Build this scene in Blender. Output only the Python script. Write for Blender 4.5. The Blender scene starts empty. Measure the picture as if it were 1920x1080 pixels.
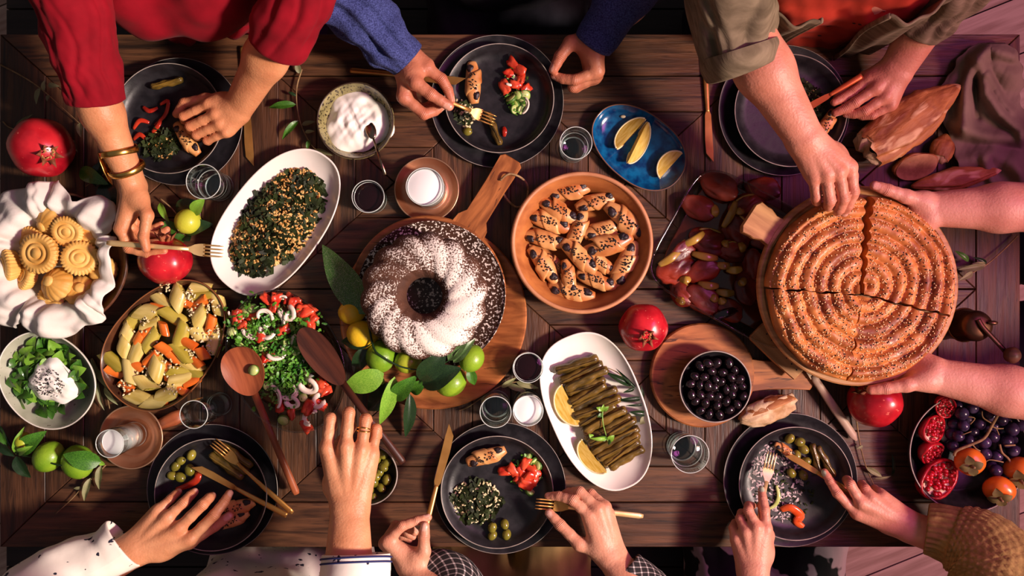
import bpy, math, random
import numpy as np
from mathutils import Vector, Matrix
from math import sin, cos, pi, radians as R

# ------------------------------------------------------------------ camera, world, lights, exposure
H = 1500.0            # camera height above the table top, mm (1 px = 1 mm on the table top)
TZ = 0.75             # table top height, m
sc = bpy.context.scene
col = sc.collection
cam_d = bpy.data.cameras.new('camera')
cam_d.sensor_width = 36.0
cam_d.lens = 36.0 * H / 1920.0
cam_d.clip_start = 0.02
cam = bpy.data.objects.new('camera', cam_d)
cam.location = (0, 0, TZ + H / 1000)
col.objects.link(cam)
sc.camera = cam

sc.view_settings.view_transform = 'Standard'
sc.view_settings.look = 'None'
sc.view_settings.gamma = 1.0
sc.view_settings.use_curve_mapping = False
sc.view_settings.exposure = -0.1

world = bpy.data.worlds.new('world')
sc.world = world
world.use_nodes = True
world.node_tree.nodes['Background'].inputs[0].default_value = (0.80, 0.78, 0.86, 1)
world.node_tree.nodes['Background'].inputs[1].default_value = 0.17

def lamp(kind, name, loc, aim, energy, color, **kw):
    d = bpy.data.lights.new(name, kind)
    d.energy = energy
    d.color = color
    for k, v in kw.items():
        setattr(d, k, v)
    o = bpy.data.objects.new(name, d)
    o.location = loc
    v = Vector(aim) - Vector(loc)
    o.rotation_euler = v.to_track_quat('-Z', 'Y').to_euler()
    col.objects.link(o)
    return o
lamp('SPOT', 'key_lamp', (3.0, -0.85, TZ + 2.6), (-1.30, 0.02, TZ), 1300, (1.0, 0.89, 0.76),
     spot_size=R(41.5), spot_blend=1.0, shadow_soft_size=0.24)
lamp('AREA', 'added_magenta_tint', (1.75, 0.35, TZ + 1.9), (1.0, 0.0, TZ), 24, (0.82, 0.13, 0.55), shape='DISK', size=1.0)  # added light, no real source; washes the right end in purple
lamp('AREA', 'added_rose_fill', (2.1, -0.55, TZ + 1.75), (0.75, 0.0, TZ), 42, (1.0, 0.50, 0.44), shape='DISK', size=0.45)  # added pinkish fill for the right end, not a lamp of the room

# ------------------------------------------------------------------ helpers
random.seed(7)
rng = np.random.default_rng(7)

def P(px, py, z=0.0):
    """point (mm, origin = table-top centre) at height z that stands on the given line of sight"""
    k = (H - z) / H
    return np.array(((px - 960.0) * k, (540.0 - py) * k, z))
def W(px, py, z=0.0):
    p = P(px, py, z)
    return Vector((p[0] / 1000, p[1] / 1000, TZ + p[2] / 1000))

def lin(c):
    out = []
    for x in c[:3]:
        x = x / 255.0
        out.append(x / 12.92 if x <= 0.04045 else ((x + 0.055) / 1.055) ** 2.4)
    return (*out, 1.0)

MATS = {}
def M(name, c1, rough=0.5, c2=None, scale=30.0, stretch=(1, 1, 1), metal=0.0, bump=0.0, bscale=None, spec=0.5,
      sss=0.0, sssr=(1, .35, .2), trans=0.0, ior=1.45, coat=0.0, rand=0.0, ramp=(0.35, 0.65), c3=None, s3=90.0, r3=(0.6, 0.66),
      sheen=0.0, detail=5.0, dist=0.0, emit=None, alpha=None, r2=None):
    """procedural material: noise-mixed colours, optional speckle colour c3, bump, per-object variation"""
    if name in MATS:
        return MATS[name]
    m = bpy.data.materials.new(name)
    m.use_nodes = True
    nt = m.node_tree
    N, L = nt.nodes, nt.links
    b = N['Principled BSDF']
    b.inputs['Roughness'].default_value = rough
    b.inputs['Metallic'].default_value = metal
    b.inputs['Specular IOR Level'].default_value = spec
    b.inputs['IOR'].default_value = ior
    b.inputs['Transmission Weight'].default_value = trans
    b.inputs['Coat Weight'].default_value = coat
    b.inputs['Coat Roughness'].default_value = 0.12
    b.inputs['Sheen Weight'].default_value = sheen
    if sss:
        b.inputs['Subsurface Weight'].default_value = sss
        b.inputs['Subsurface Radius'].default_value = sssr
        b.inputs['Subsurface Scale'].default_value = 0.004
    tc = N.new('ShaderNodeTexCoord')
    mp = N.new('ShaderNodeMapping')
    mp.inputs['Scale'].default_value = stretch
    oi = N.new('ShaderNodeObjectInfo')
    cmb = N.new('ShaderNodeCombineXYZ')
    mul = N.new('ShaderNodeMath'); mul.operation = 'MULTIPLY'; mul.inputs[1].default_value = 37.0
    L.new(oi.outputs['Random'], mul.inputs[0])
    for i in range(3):
        L.new(mul.outputs[0], cmb.inputs[i])
    L.new(tc.outputs['Object'], mp.inputs['Vector'])
    L.new(cmb.outputs[0], mp.inputs['Location'])
    vec = mp.outputs[0]
    out = None
    def noise(s, det=detail):
        n = N.new('ShaderNodeTexNoise')
        n.inputs['Scale'].default_value = s
        n.inputs['Detail'].default_value = det
        n.inputs['Distortion'].default_value = dist
        L.new(vec, n.inputs['Vector'])
        return n
    if c2 is not None:
        n = noise(scale)
        r = N.new('ShaderNodeValToRGB')
        r.color_ramp.elements[0].position, r.color_ramp.elements[1].position = ramp
        r.color_ramp.elements[0].color, r.color_ramp.elements[1].color = lin(c1), lin(c2)
        L.new(n.outputs['Fac'], r.inputs[0])
        out = r.outputs[0]
        if r2 is not None:
            mr = N.new('ShaderNodeMapRange')
            mr.inputs[1].default_value, mr.inputs[2].default_value = ramp
            mr.inputs[3].default_value, mr.inputs[4].default_value = rough, r2
            L.new(n.outputs['Fac'], mr.inputs[0]); L.new(mr.outputs[0], b.inputs['Roughness'])
    if c3 is not None:
        n3 = noise(s3, 2.0)
        r3n = N.new('ShaderNodeValToRGB')
        r3n.color_ramp.elements[0].position, r3n.color_ramp.elements[1].position = r3
        L.new(n3.outputs['Fac'], r3n.inputs[0])
        mx = N.new('ShaderNodeMix'); mx.data_type = 'RGBA'
        L.new(r3n.outputs[0], mx.inputs[0])
        if out is not None:
            L.new(out, mx.inputs[6])
        else:
            mx.inputs[6].default_value = lin(c1)
        mx.inputs[7].default_value = lin(c3)
        out = mx.outputs[2]
    if rand:
        hsv = N.new('ShaderNodeHueSaturation')
        mr = N.new('ShaderNodeMapRange')
        mr.inputs[3].default_value, mr.inputs[4].default_value = 1 - rand, 1 + rand
        L.new(oi.outputs['Random'], mr.inputs[0])
        L.new(mr.outputs[0], hsv.inputs['Value'])
        if out is not None:
            L.new(out, hsv.inputs['Color'])
        else:
            hsv.inputs['Color'].default_value = lin(c1)
        out = hsv.outputs[0]
    if out is not None:
        L.new(out, b.inputs['Base Color'])
    else:
        b.inputs['Base Color'].default_value = lin(c1)
    if bump:
        n = noise(bscale or scale * 2)
        bp = N.new('ShaderNodeBump')
        bp.inputs['Strength'].default_value = min(1.0, bump)
        bp.inputs['Distance'].default_value = 0.002
        L.new(n.outputs['Fac'], bp.inputs['Height'])
        L.new(bp.outputs[0], b.inputs['Normal'])
    if emit:
        b.inputs['Emission Color'].default_value = lin(emit[0]); b.inputs['Emission Strength'].default_value = emit[1]
    MATS[name] = m
    return m

class MB:
    """collects vertices (mm) and faces; build() links them as ONE mesh object"""
    def __init__(s):
        s.v, s.f, s.uv, s.mi = [], [], {}, []
    def add(s, V, F, mi=0):
        o = len(s.v)
        s.v.extend([tuple(map(float, p)) for p in V])
        s.f.extend([tuple(int(i) + o for i in f) for f in F])
        s.mi.extend([mi] * len(F))
        return o
    def lathe(s, prof, n=48, c=(0, 0, 0), fr=None, mi=0):
        V, F = [], []
        m = len(prof)
        for k in range(n):
            a = 2 * pi * k / n
            for r, z in prof:
                rr = r * (fr(a, z) if fr else 1)
                V.append((c[0] + rr * cos(a), c[1] + rr * sin(a), c[2] + z))
        for k in range(n):
            k2 = (k + 1) % n
            for i in range(m - 1):
                q = (k * m + i, k2 * m + i, k2 * m + i + 1, k * m + i + 1)
                if prof[i][0] < 1e-6:
                    q = (q[0], q[2], q[3])
                elif prof[i + 1][0] < 1e-6:
                    q = (q[0], q[1], q[2])
                F.append(q)
        return s.add(V, F, mi)
    def rings(s, RR, cap0=True, cap1=True, mi=0, closed=True):
        n = len(RR[0])
        V = [p for r in RR for p in r]
        F = []
        for i in range(len(RR) - 1):
            for j in range(n if closed else n - 1):
                j2 = (j + 1) % n
                F.append((i * n + j, i * n + j2, (i + 1) * n + j2, (i + 1) * n + j))
        if cap0: F.append(tuple(range(n))[::-1])
        if cap1: F.append(tuple((len(RR) - 1) * n + j for j in range(n)))
        return s.add(V, F, mi)
    def tube(s, path, rad, n=8, flat=1.0, up=None, cap=True, mi=0, fr=None):
        path = [np.array(p, float) for p in path]
        m = len(path)
        if not hasattr(rad, '__len__'):
            rad = [rad] * m
        fl = flat if hasattr(flat, '__len__') else [flat] * m
        T = []
        for i in range(m):
            t = path[min(i + 1, m - 1)] - path[max(i - 1, 0)]
            T.append(t / (np.linalg.norm(t) + 1e-9))
        u = np.array(up if up is not None else ((0, 0, 1) if abs(T[0][2]) < 0.9 else (1, 0, 0)), float)
        RR = []
        for i in range(m):
            u = u - T[i] * np.dot(u, T[i]); u /= np.linalg.norm(u) + 1e-9
            w = np.cross(T[i], u)
            ring = []
            for j in range(n):
                a = 2 * pi * j / n
                r = rad[i] * (fr(i / (m - 1), a) if fr else 1)
                ring.append(tuple(path[i] + w * (r * cos(a)) + u * (r * fl[i] * sin(a))))
            RR.append(ring)
        return s.rings(RR, cap, cap, mi)
    def ell(s, c=(0, 0, 0), r=(1, 1, 1), n=14, m=9, rot=None, fn=None, mi=0):
        V, F = [], []
        for i in range(m + 1):
            ph = pi * i / m
            for j in range(n):
                a = 2 * pi * j / n
                p = np.array((sin(ph) * cos(a), sin(ph) * sin(a), -cos(ph)))
                k = fn(p) if fn else 1.0
                p = p * k * np.array(r)
                if rot is not None: p = rot @ p
                V.append(p + np.array(c))
                if i in (0, m): break
        def ix(i, j):
            return 0 if i == 0 else (1 + (m - 1) * n if i == m else 1 + (i - 1) * n + j % n)
        for i in range(m):
            for j in range(n):
                q = [ix(i, j), ix(i, j + 1), ix(i + 1, j + 1), ix(i + 1, j)]
                qq = []
                for x in q:
                    if x not in qq: qq.append(x)
                F.append(tuple(qq))
        return s.add(V, F, mi)
    def prism(s, outl, z0, z1, b=0.0, mi=0):
        c = np.mean(np.array(outl, float), axis=0)
        def off(d):
            return [tuple(np.array(p[:2]) - (np.array(p[:2]) - c[:2]) / (np.linalg.norm(np.array(p[:2]) - c[:2]) + 1e-9) * d) for p in outl]
        RR = [[(*p[:2], z0) for p in outl], [(*p[:2], z1 - b) for p in outl]]
        if b: RR.append([(*p, z1) for p in off(b)])
        return s.rings(RR, mi=mi)
    def box(s, c, d, mi=0, b=0.0):
        x, y = d[0] / 2, d[1] / 2
        o = [(c[0] - x, c[1] - y), (c[0] + x, c[1] - y), (c[0] + x, c[1] + y), (c[0] - x, c[1] + y)]
        return s.prism(o, c[2] - d[2] / 2, c[2] + d[2] / 2, b, mi)
    def grid(s, nu, nv, fn, mi=0, wrap=False):
        V = [fn(i / (nu - 1) if not wrap else i / nu, j / (nv - 1)) for i in range(nu) for j in range(nv)]
        F = []
        for i in range(nu if wrap else nu - 1):
            i2 = (i + 1) % nu
            for j in range(nv - 1):
                F.append((i * nv + j, i2 * nv + j, i2 * nv + j + 1, i * nv + j + 1))
        return s.add(V, F, mi)
    def dish(s, outl, prof, mi=0):
        """outline (N x 2, mm) swept through a profile of (inset, z); first and last rings are capped"""
        o = np.array(outl, float)
        ln = np.linalg.norm(o, axis=1, keepdims=True)
        RR = []
        for d, z in prof:
            q = o * np.maximum(ln - d, 0.5) / ln
            RR.append([(p[0], p[1], z) for p in q])
        return s.rings(RR, mi=mi)
    def build(s, name, mat, parent=None, loc=None, rot=None, smooth=True, uv=None, wrapsplit=None):
        me = bpy.data.meshes.new(name)
        V = (np.array(s.v, dtype=np.float64) * 0.001)
        me.from_pydata(V.tolist(), [], s.f)
        for m_ in (mat if isinstance(mat, (list, tuple)) else [mat]):
            me.materials.append(m_)
        if any(s.mi):
            me.polygons.foreach_set('material_index', s.mi)
        if smooth:
            me.polygons.foreach_set('use_smooth', [True] * len(me.polygons))
            if smooth == 'auto':
                me.set_sharp_from_angle(angle=R(42))
        if uv is not None:
            l = me.uv_layers.new(name='UVMap')
            vi = np.zeros(len(me.loops), dtype=np.int32)
            me.loops.foreach_get('vertex_index', vi)
            l.data.foreach_set('uv', np.array(uv, dtype=np.float32)[vi].ravel())
        me.update()
        o = bpy.data.objects.new(name, me)
        col.objects.link(o)
        if parent is not None: o.parent = parent
        if loc is not None: o.location = loc
        if rot is not None: o.rotation_euler = rot
        return o

def tag(o, label=None, cat=None, group=None, kind=None):
    if label: o['label'] = label
    if cat: o['category'] = cat
    if group: o['group'] = group
    if kind: o['kind'] = kind
    return o
def T(name, label, cat, px, py, z=0.0, rz=0.0, group=None):
    o = bpy.data.objects.new(name, None)
    o.empty_display_size = 0.02
    o.location = W(px, py, z)
    o.rotation_euler = (0, 0, rz)
    col.objects.link(o)
    return tag(o, label, cat, group)
KIDS = {}
def clone(root):
    def cp(o, par):
        c = o.copy(); col.objects.link(c)
        c.parent = par
        for k in [k for k in ALLCH(o)]: cp(k, c)
        return c
    return cp(root, None)
def ALLCH(o):
    return list(o.children)
def part_copy(o, parent, loc=None, rot=None, scale=None):
    c = o.copy(); col.objects.link(c); c.parent = parent
    if loc is not None: c.location = loc
    if rot is not None: c.rotation_euler = rot
    if scale is not None: c.scale = scale
    return c
class Proto:
    """hands out the first-built thing once, copies of it afterwards"""
    def __init__(s, make): s.make, s.o = make, None
    def __call__(s):
        if s.o is None:
            s.o = s.make(); return s.o
        return clone(s.o)
def place(o, px, py, z=0.0, rot=(0, 0, 0), sc_=1.0):
    o.location = W(px, py, z)
    o.rotation_euler = rot
    o.scale = (sc_, sc_, sc_) if not hasattr(sc_, '__len__') else sc_
    return o
def ell_outline(a, b, n=64, p=2.0, egg=0.0, rot=0.0, wob=0.0, seed=0):
    out = []
    r_ = random.Random(seed)
    ph = [r_.uniform(0, 6.28) for _ in range(4)]
    for k in range(n):
        t = 2 * pi * k / n
        x = a * math.copysign(abs(cos(t)) ** (2 / p), cos(t))
        y = b * math.copysign(abs(sin(t)) ** (2 / p), sin(t)) * (1 + egg * cos(t))
        w = 1 + wob * (sin(2 * t + ph[0]) + .6 * sin(3 * t + ph[1]) + .4 * sin(5 * t + ph[2]))
        x, y = x * w, y * w
        out.append((x * cos(rot) - y * sin(rot), x * sin(rot) + y * cos(rot)))
    return out
def rotm(x=0, y=0, z=0):
    return np.array(Matrix.Rotation(z, 3, 'Z') @ Matrix.Rotation(y, 3, 'Y') @ Matrix.Rotation(x, 3, 'X'))
def catmull(pts, n=6):
    pts = [np.array(p, float) for p in pts]
    out = []
    for i in range(len(pts) - 1):
        p0, p1, p2, p3 = pts[max(i - 1, 0)], pts[i], pts[i + 1], pts[min(i + 2, len(pts) - 1)]
        for k in range(n):
            t = k / n
            out.append(0.5 * (2 * p1 + (p2 - p0) * t + (2 * p0 - 5 * p1 + 4 * p2 - p3) * t * t + (3 * p1 - p0 - 3 * p2 + p3) * t ** 3))
    out.append(pts[-1])
    return out
def vnoise(seed):
    """cheap smooth 2-D/3-D noise from a few random sines"""
    r_ = np.random.default_rng(seed)
    K = r_.normal(0, 1, (10, 3)); ph = r_.uniform(0, 6.28, 10); am = 1 / (1 + np.arange(10) * .25)
    K *= (1 + np.arange(10) * .35)[:, None]
    def f(p, s=1.0):
        p = np.asarray(p, float)
        if p.shape[-1] == 2: p = np.concatenate([p, np.zeros(p.shape[:-1] + (1,))], -1)
        return (np.sin(p @ K.T * s + ph) * am).sum(-1) / 3.0
    return f
# ------------------------------------------------------------------ setting: floor, table, benches
floor = bpy.data.objects.new('floor', None); col.objects.link(floor); tag(floor, kind='structure')
m_floor = M('floor_oak', (150, 126, 112), 0.5, (188, 166, 152), 9, (0.5, 6, 1), rand=0.10, bump=.12, bscale=30)
m_gap = M('floor_gap', (30, 24, 22), 0.9)
RX, RY, RH = 3400, 3000, 3400      # the room's half sizes and height, mm
g = MB(); g.box((0, 0, -20), (2 * RX, 2 * RY, 20)); g.build('subfloor', m_gap, floor, smooth=False)
fang = R(22)
def clip(poly):
    for ax, lim, sg in ((0, RX, 1), (0, -RX, -1), (1, RY, 1), (1, -RY, -1)):
        out = []
        for i in range(len(poly)):
            p, q = poly[i - 1], poly[i]
            ip, iq = (lim - p[ax]) * sg >= 0, (lim - q[ax]) * sg >= 0
            if ip != iq:
                t_ = (lim - p[ax]) / (q[ax] - p[ax]); out.append((p[0] + t_ * (q[0] - p[0]), p[1] + t_ * (q[1] - p[1])))
            if iq: out.append(q)
        poly = out
        if len(poly) < 3: return None
    return poly
for i in range(-27, 28):
    for j in range(-3, 4):
        u, v = j * 1900 + (i * 577) % 1400 - 700, i * 150
        pl = [(u - 948, v - 73), (u + 948, v - 73), (u + 948, v + 73), (u - 948, v + 73)]
        pl = clip([(x * cos(fang) - y * sin(fang), x * sin(fang) + y * cos(fang)) for x, y in pl])
        if not pl: continue
        c = np.mean(np.array(pl), 0)
        q = [((x - c[0]) * cos(-fang) - (y - c[1]) * sin(-fang), (x - c[0]) * sin(-fang) + (y - c[1]) * cos(-fang)) for x, y in pl]
        b_ = MB(); b_.prism(q, -10, 0, 1.2)
        o = b_.build('plank', m_floor, floor, smooth=False)
        o.location = (c[0] / 1000, c[1] / 1000, -0.001); o.rotation_euler = (0, 0, fang)
m_wall = M('plaster', (148, 138, 130), .9, (160, 150, 142), 3, bump=.1, bscale=40)
for nm, c_, d_ in (('wall_back', (0, RY + 50, RH / 2), (2 * RX + 200, 100, RH)), ('wall_front', (0, -RY - 50, RH / 2), (2 * RX + 200, 100, RH)), ('wall_left', (-RX - 50, 0, RH / 2), (100, 2 * RY, RH)), ('wall_right', (RX + 50, 0, RH / 2), (100, 2 * RY, RH))):
    b_ = MB(); b_.box(c_, d_); tag(b_.build(nm, m_wall, None, smooth=False), kind='structure')

m_table = M('table_wood', (34, 20, 13), 0.46, (104, 66, 40), 6.0, (0.7, 9, 3), bump=.55, bscale=15, rand=0.32, ramp=(.28, .80),
            c3=(24, 14, 10), s3=22, r3=(.60, .78), r2=.6, dist=1.6)
table = T('dining_table', 'dark brown wooden dining table with mitred square plank pattern', 'table', 960, 540, 0)
table.location = (0, 0, 0)
def plank(poly, ang, z1=750, th=24):
    """one mitred board; local x runs along the grain"""
    a = np.array(poly, float); c = a.mean(0)
    q = a - c
    ca, sa = cos(-ang), sin(-ang)
    q = np.stack([q[:, 0] * ca - q[:, 1] * sa, q[:, 0] * sa + q[:, 1] * ca], 1)
    if np.cross(np.append(q[1] - q[0], 0), np.append(q[2] - q[1], 0))[2] < 0: q = q[::-1]
    b_ = MB()
    n = len(q); b = 1.3
    RR = [[(*p, -th) for p in q], [(*p, -b) for p in q]]
    ins = []
    for k in range(n):      # inset each corner along its bisector
        p0, p1, p2 = q[k - 1], q[k], q[(k + 1) % n]
        e1 = (p1 - p0) / np.linalg.norm(p1 - p0); e2 = (p2 - p1) / np.linalg.norm(p2 - p1)
        nn = np.array((-e1[1], e1[0])) + np.array((-e2[1], e2[0]))
        ins.append(p1 + nn / (np.dot(nn, nn) / 2 + 1e-9) * b)
    RR.append([(*p, 0) for p in ins])
    b_.rings(RR)
    o = b_.build('plank', m_table, table, smooth=False)
    dz = random.uniform(-1.2, 0)
    o.location = (c[0] / 1000, c[1] / 1000, (z1 + dz) / 1000); o.rotation_euler = (0, 0, ang)
    return o
def px2(px, py): return (px - 960.0, 540.0 - py)
X0, X1, Y0, Y1 = 0, 1912, 64, 1026
XI0, XI1, YI0, YI1 = 85, 1830, 142, 942
gp = 1.0
# frame boards
plank([px2(X0, Y0), px2(X1, Y0), px2(XI1, YI0 - gp), px2(XI0, YI0 - gp)], 0)
plank([px2(X0, Y1), px2(X1, Y1), px2(XI1, YI1 + gp), px2(XI0, YI1 + gp)], 0)
plank([px2(X1 + gp, Y0), px2(X1 + gp, Y1), px2(XI1 + gp, YI1), px2(XI1 + gp, YI0)], pi / 2)
plank([px2(X0 - gp, Y0), px2(X0 - gp, Y1), px2(XI0 - gp, YI1), px2(XI0 - gp, YI0)], pi / 2)
nx, ny, nb = 4, 2, 3
sx, sy = (XI1 - XI0) / nx, (YI1 - YI0) / ny
for ix in range(nx):
    for iy in range(ny):
        cx, cy = XI0 + (ix + .5) * sx, YI0 + (iy + .5) * sy
        for side in range(4):
            for k in range(nb):
                f0, f1 = 1 - k / nb, 1 - (k + 1) / nb
                hx0, hy0, hx1, hy1 = sx / 2 * f0 - gp, sy / 2 * f0 - gp, sx / 2 * f1, sy / 2 * f1
                if side == 0: pl = [(-hx0, -hy0), (hx0, -hy0), (hx1, -hy1), (-hx1, -hy1)]
                elif side == 1: pl = [(-hx0, hy0), (hx0, hy0), (hx1, hy1), (-hx1, hy1)]
                elif side == 2: pl = [(-hx0 - gp, -hy0), (-hx0 - gp, hy0), (-hx1 - gp, hy1), (-hx1 - gp, -hy1)]
                else: pl = [(hx0 + gp, -hy0), (hx0 + gp, hy0), (hx1 + gp, hy1), (hx1 + gp, -hy1)]
                if k == nb - 1:
                    pl = pl[:3]
                    if side in (0, 1): pl[2] = (0, pl[2][1] * 0 + (-gp if side == 0 else gp))
                    else: pl[2] = (-gp if side == 2 else gp, 0)
                plank([px2(cx + x, cy + y) for x, y in pl], 0 if side < 2 else pi / 2)
m_under = M('table_under', (24, 16, 13), 0.8)
b_ = MB(); b_.box((-4, -5, -40), (1900, 950, 28)); b_.build('table_base', m_under, table, loc=(0, 0, TZ), smooth=False)
for x in (-860, 860):
    for y in (-400, 400):
        b_ = MB(); b_.box((x, y, 348), (80, 80, 696), b=4); b_.build('leg', m_under, table, smooth=False)

m_bench = M('bench_wood', (26, 20, 19), 0.6, (40, 31, 28), 10, (.7, 10, 3), bump=.2, rand=.1)
def bench(x0, x1, yc, label):
    t = T('bench', label, 'bench', 960, 540); t.location = ((x0 + x1) / 2000, yc / 1000, 0)
    L_ = x1 - x0
    for k in range(3):
        b_ = MB(); b_.box((0, (k - 1) * 112, 419), (L_, 108, 26), b=2); b_.build('seat_board', m_bench, t, smooth=False)
    for sx_ in (-1, 1):
        for sy_ in (-1, 1):
            b_ = MB(); b_.box((sx_ * (L_ / 2 - 90), sy_ * 120, 203), (60, 60, 406), b=2); b_.build('leg', m_bench, t, smooth=False)
bench(-1150, 900, 690, 'dark wooden bench along the far side behind the red blouse')
bench(-1150, 745, -690, 'dark wooden bench along the near side under the checked shirt')
# ------------------------------------------------------------------ people: implicit surfaces, one continuous body each
def sd_cone(G, a, b, ra, rb):
    ab = b - a
    L2 = float(ab @ ab) + 1e-9
    X = [G[i] - a[i] for i in range(3)]
    t = np.clip((X[0] * ab[0] + X[1] * ab[1] + X[2] * ab[2]) / L2, 0, 1)
    d = np.sqrt((X[0] - t * ab[0]) ** 2 + (X[1] - t * ab[1]) ** 2 + (X[2] - t * ab[2]) ** 2)
    return d - (ra + (rb - ra) * t)
def smin(a, b, k):
    h = np.maximum(k - np.abs(a - b), 0) / k
    return np.minimum(a, b) - h * h * k * 0.25
class Field:
    def __init__(s, lo, hi, h):
        s.lo, s.h = np.array(lo, float), h
        s.n = np.maximum(((np.array(hi) - s.lo) / h).astype(int) + 2, 4)
        s.ax = [(s.lo[i] + h * np.arange(s.n[i])).astype(np.float32) for i in range(3)]
    def new(s): return np.full(s.n, 60.0, np.float32)
    def cone(s, D, a, b, ra, rb, k):
        pad = max(ra, rb) + k + 3 * s.h + 4
        lo, hi = np.minimum(a, b) - pad, np.maximum(a, b) + pad
        i0 = np.clip(((lo - s.lo) / s.h).astype(int), 0, s.n - 1)
        i1 = np.clip(((hi - s.lo) / s.h).astype(int) + 2, 1, s.n)
        if (i1 <= i0).any(): return
        G = np.ix_(*[s.ax[i][i0[i]:i1[i]] for i in range(3)])
        sl = tuple(slice(i0[i], i1[i]) for i in range(3))
        D[sl] = smin(D[sl], sd_cone(G, a.astype(np.float32), b.astype(np.float32), ra, rb), k)
def surface_nets(D, lo, h):
    ins = D < 0
    c = [ins[i:D.shape[0] - 1 + i, j:D.shape[1] - 1 + j, k:D.shape[2] - 1 + k] for i in (0, 1) for j in (0, 1) for k in (0, 1)]
    sm = sum(x.astype(np.int8) for x in c)
    I, J, K = np.nonzero((sm > 0) & (sm < 8))
    idx = np.full([x - 1 for x in D.shape], -1, np.int32)
    idx[I, J, K] = np.arange(len(I))
    acc = np.zeros((len(I), 3)); cnt = np.zeros(len(I))
    cs = [(i, j, k) for i in (0, 1) for j in (0, 1) for k in (0, 1)]
    for a in range(8):
        for b in range(a + 1, 8):
            d = np.array(cs[b]) - np.array(cs[a])
            if abs(d).sum() != 1: continue
            va = D[I + cs[a][0], J + cs[a][1], K + cs[a][2]]; vb = D[I + cs[b][0], J + cs[b][1], K + cs[b][2]]
            m = (va < 0) != (vb < 0)
            t = np.where(m, va / (va - vb + 1e-12), 0)
            acc += np.where(m[:, None], np.array(cs[a]) + t[:, None] * d, 0); cnt += m
    V = np.stack([I, J, K], 1) + acc / cnt[:, None]
    V = np.array(lo) + V * h
    F = []
    for ax in range(3):
        a1, a2 = (ax + 1) % 3, (ax + 2) % 3
        s0 = [slice(None)] * 3; s1 = [slice(None)] * 3
        s0[ax], s1[ax] = slice(0, -1), slice(1, None)
        A, B = ins[tuple(s0)], ins[tuple(s1)]
        E = np.array(np.nonzero(A != B)).T
        ok = (E[:, a1] > 0) & (E[:, a2] > 0) & (E[:, a1] < D.shape[a1] - 1) & (E[:, a2] < D.shape[a2] - 1)
        E = E[ok]
        flip = ~A[E[:, 0], E[:, 1], E[:, 2]]
        q = []
        for o1, o2 in ((-1, -1), (0, -1), (0, 0), (-1, 0)):
            e = E.copy(); e[:, a1] += o1; e[:, a2] += o2
            q.append(idx[e[:, 0], e[:, 1], e[:, 2]])
        q = np.stack(q, 1)
        q[flip] = q[flip][:, ::-1]
        F.append(q)
    return V, np.concatenate(F)
def unit(v): return v / (np.linalg.norm(v) + 1e-9)

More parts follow.
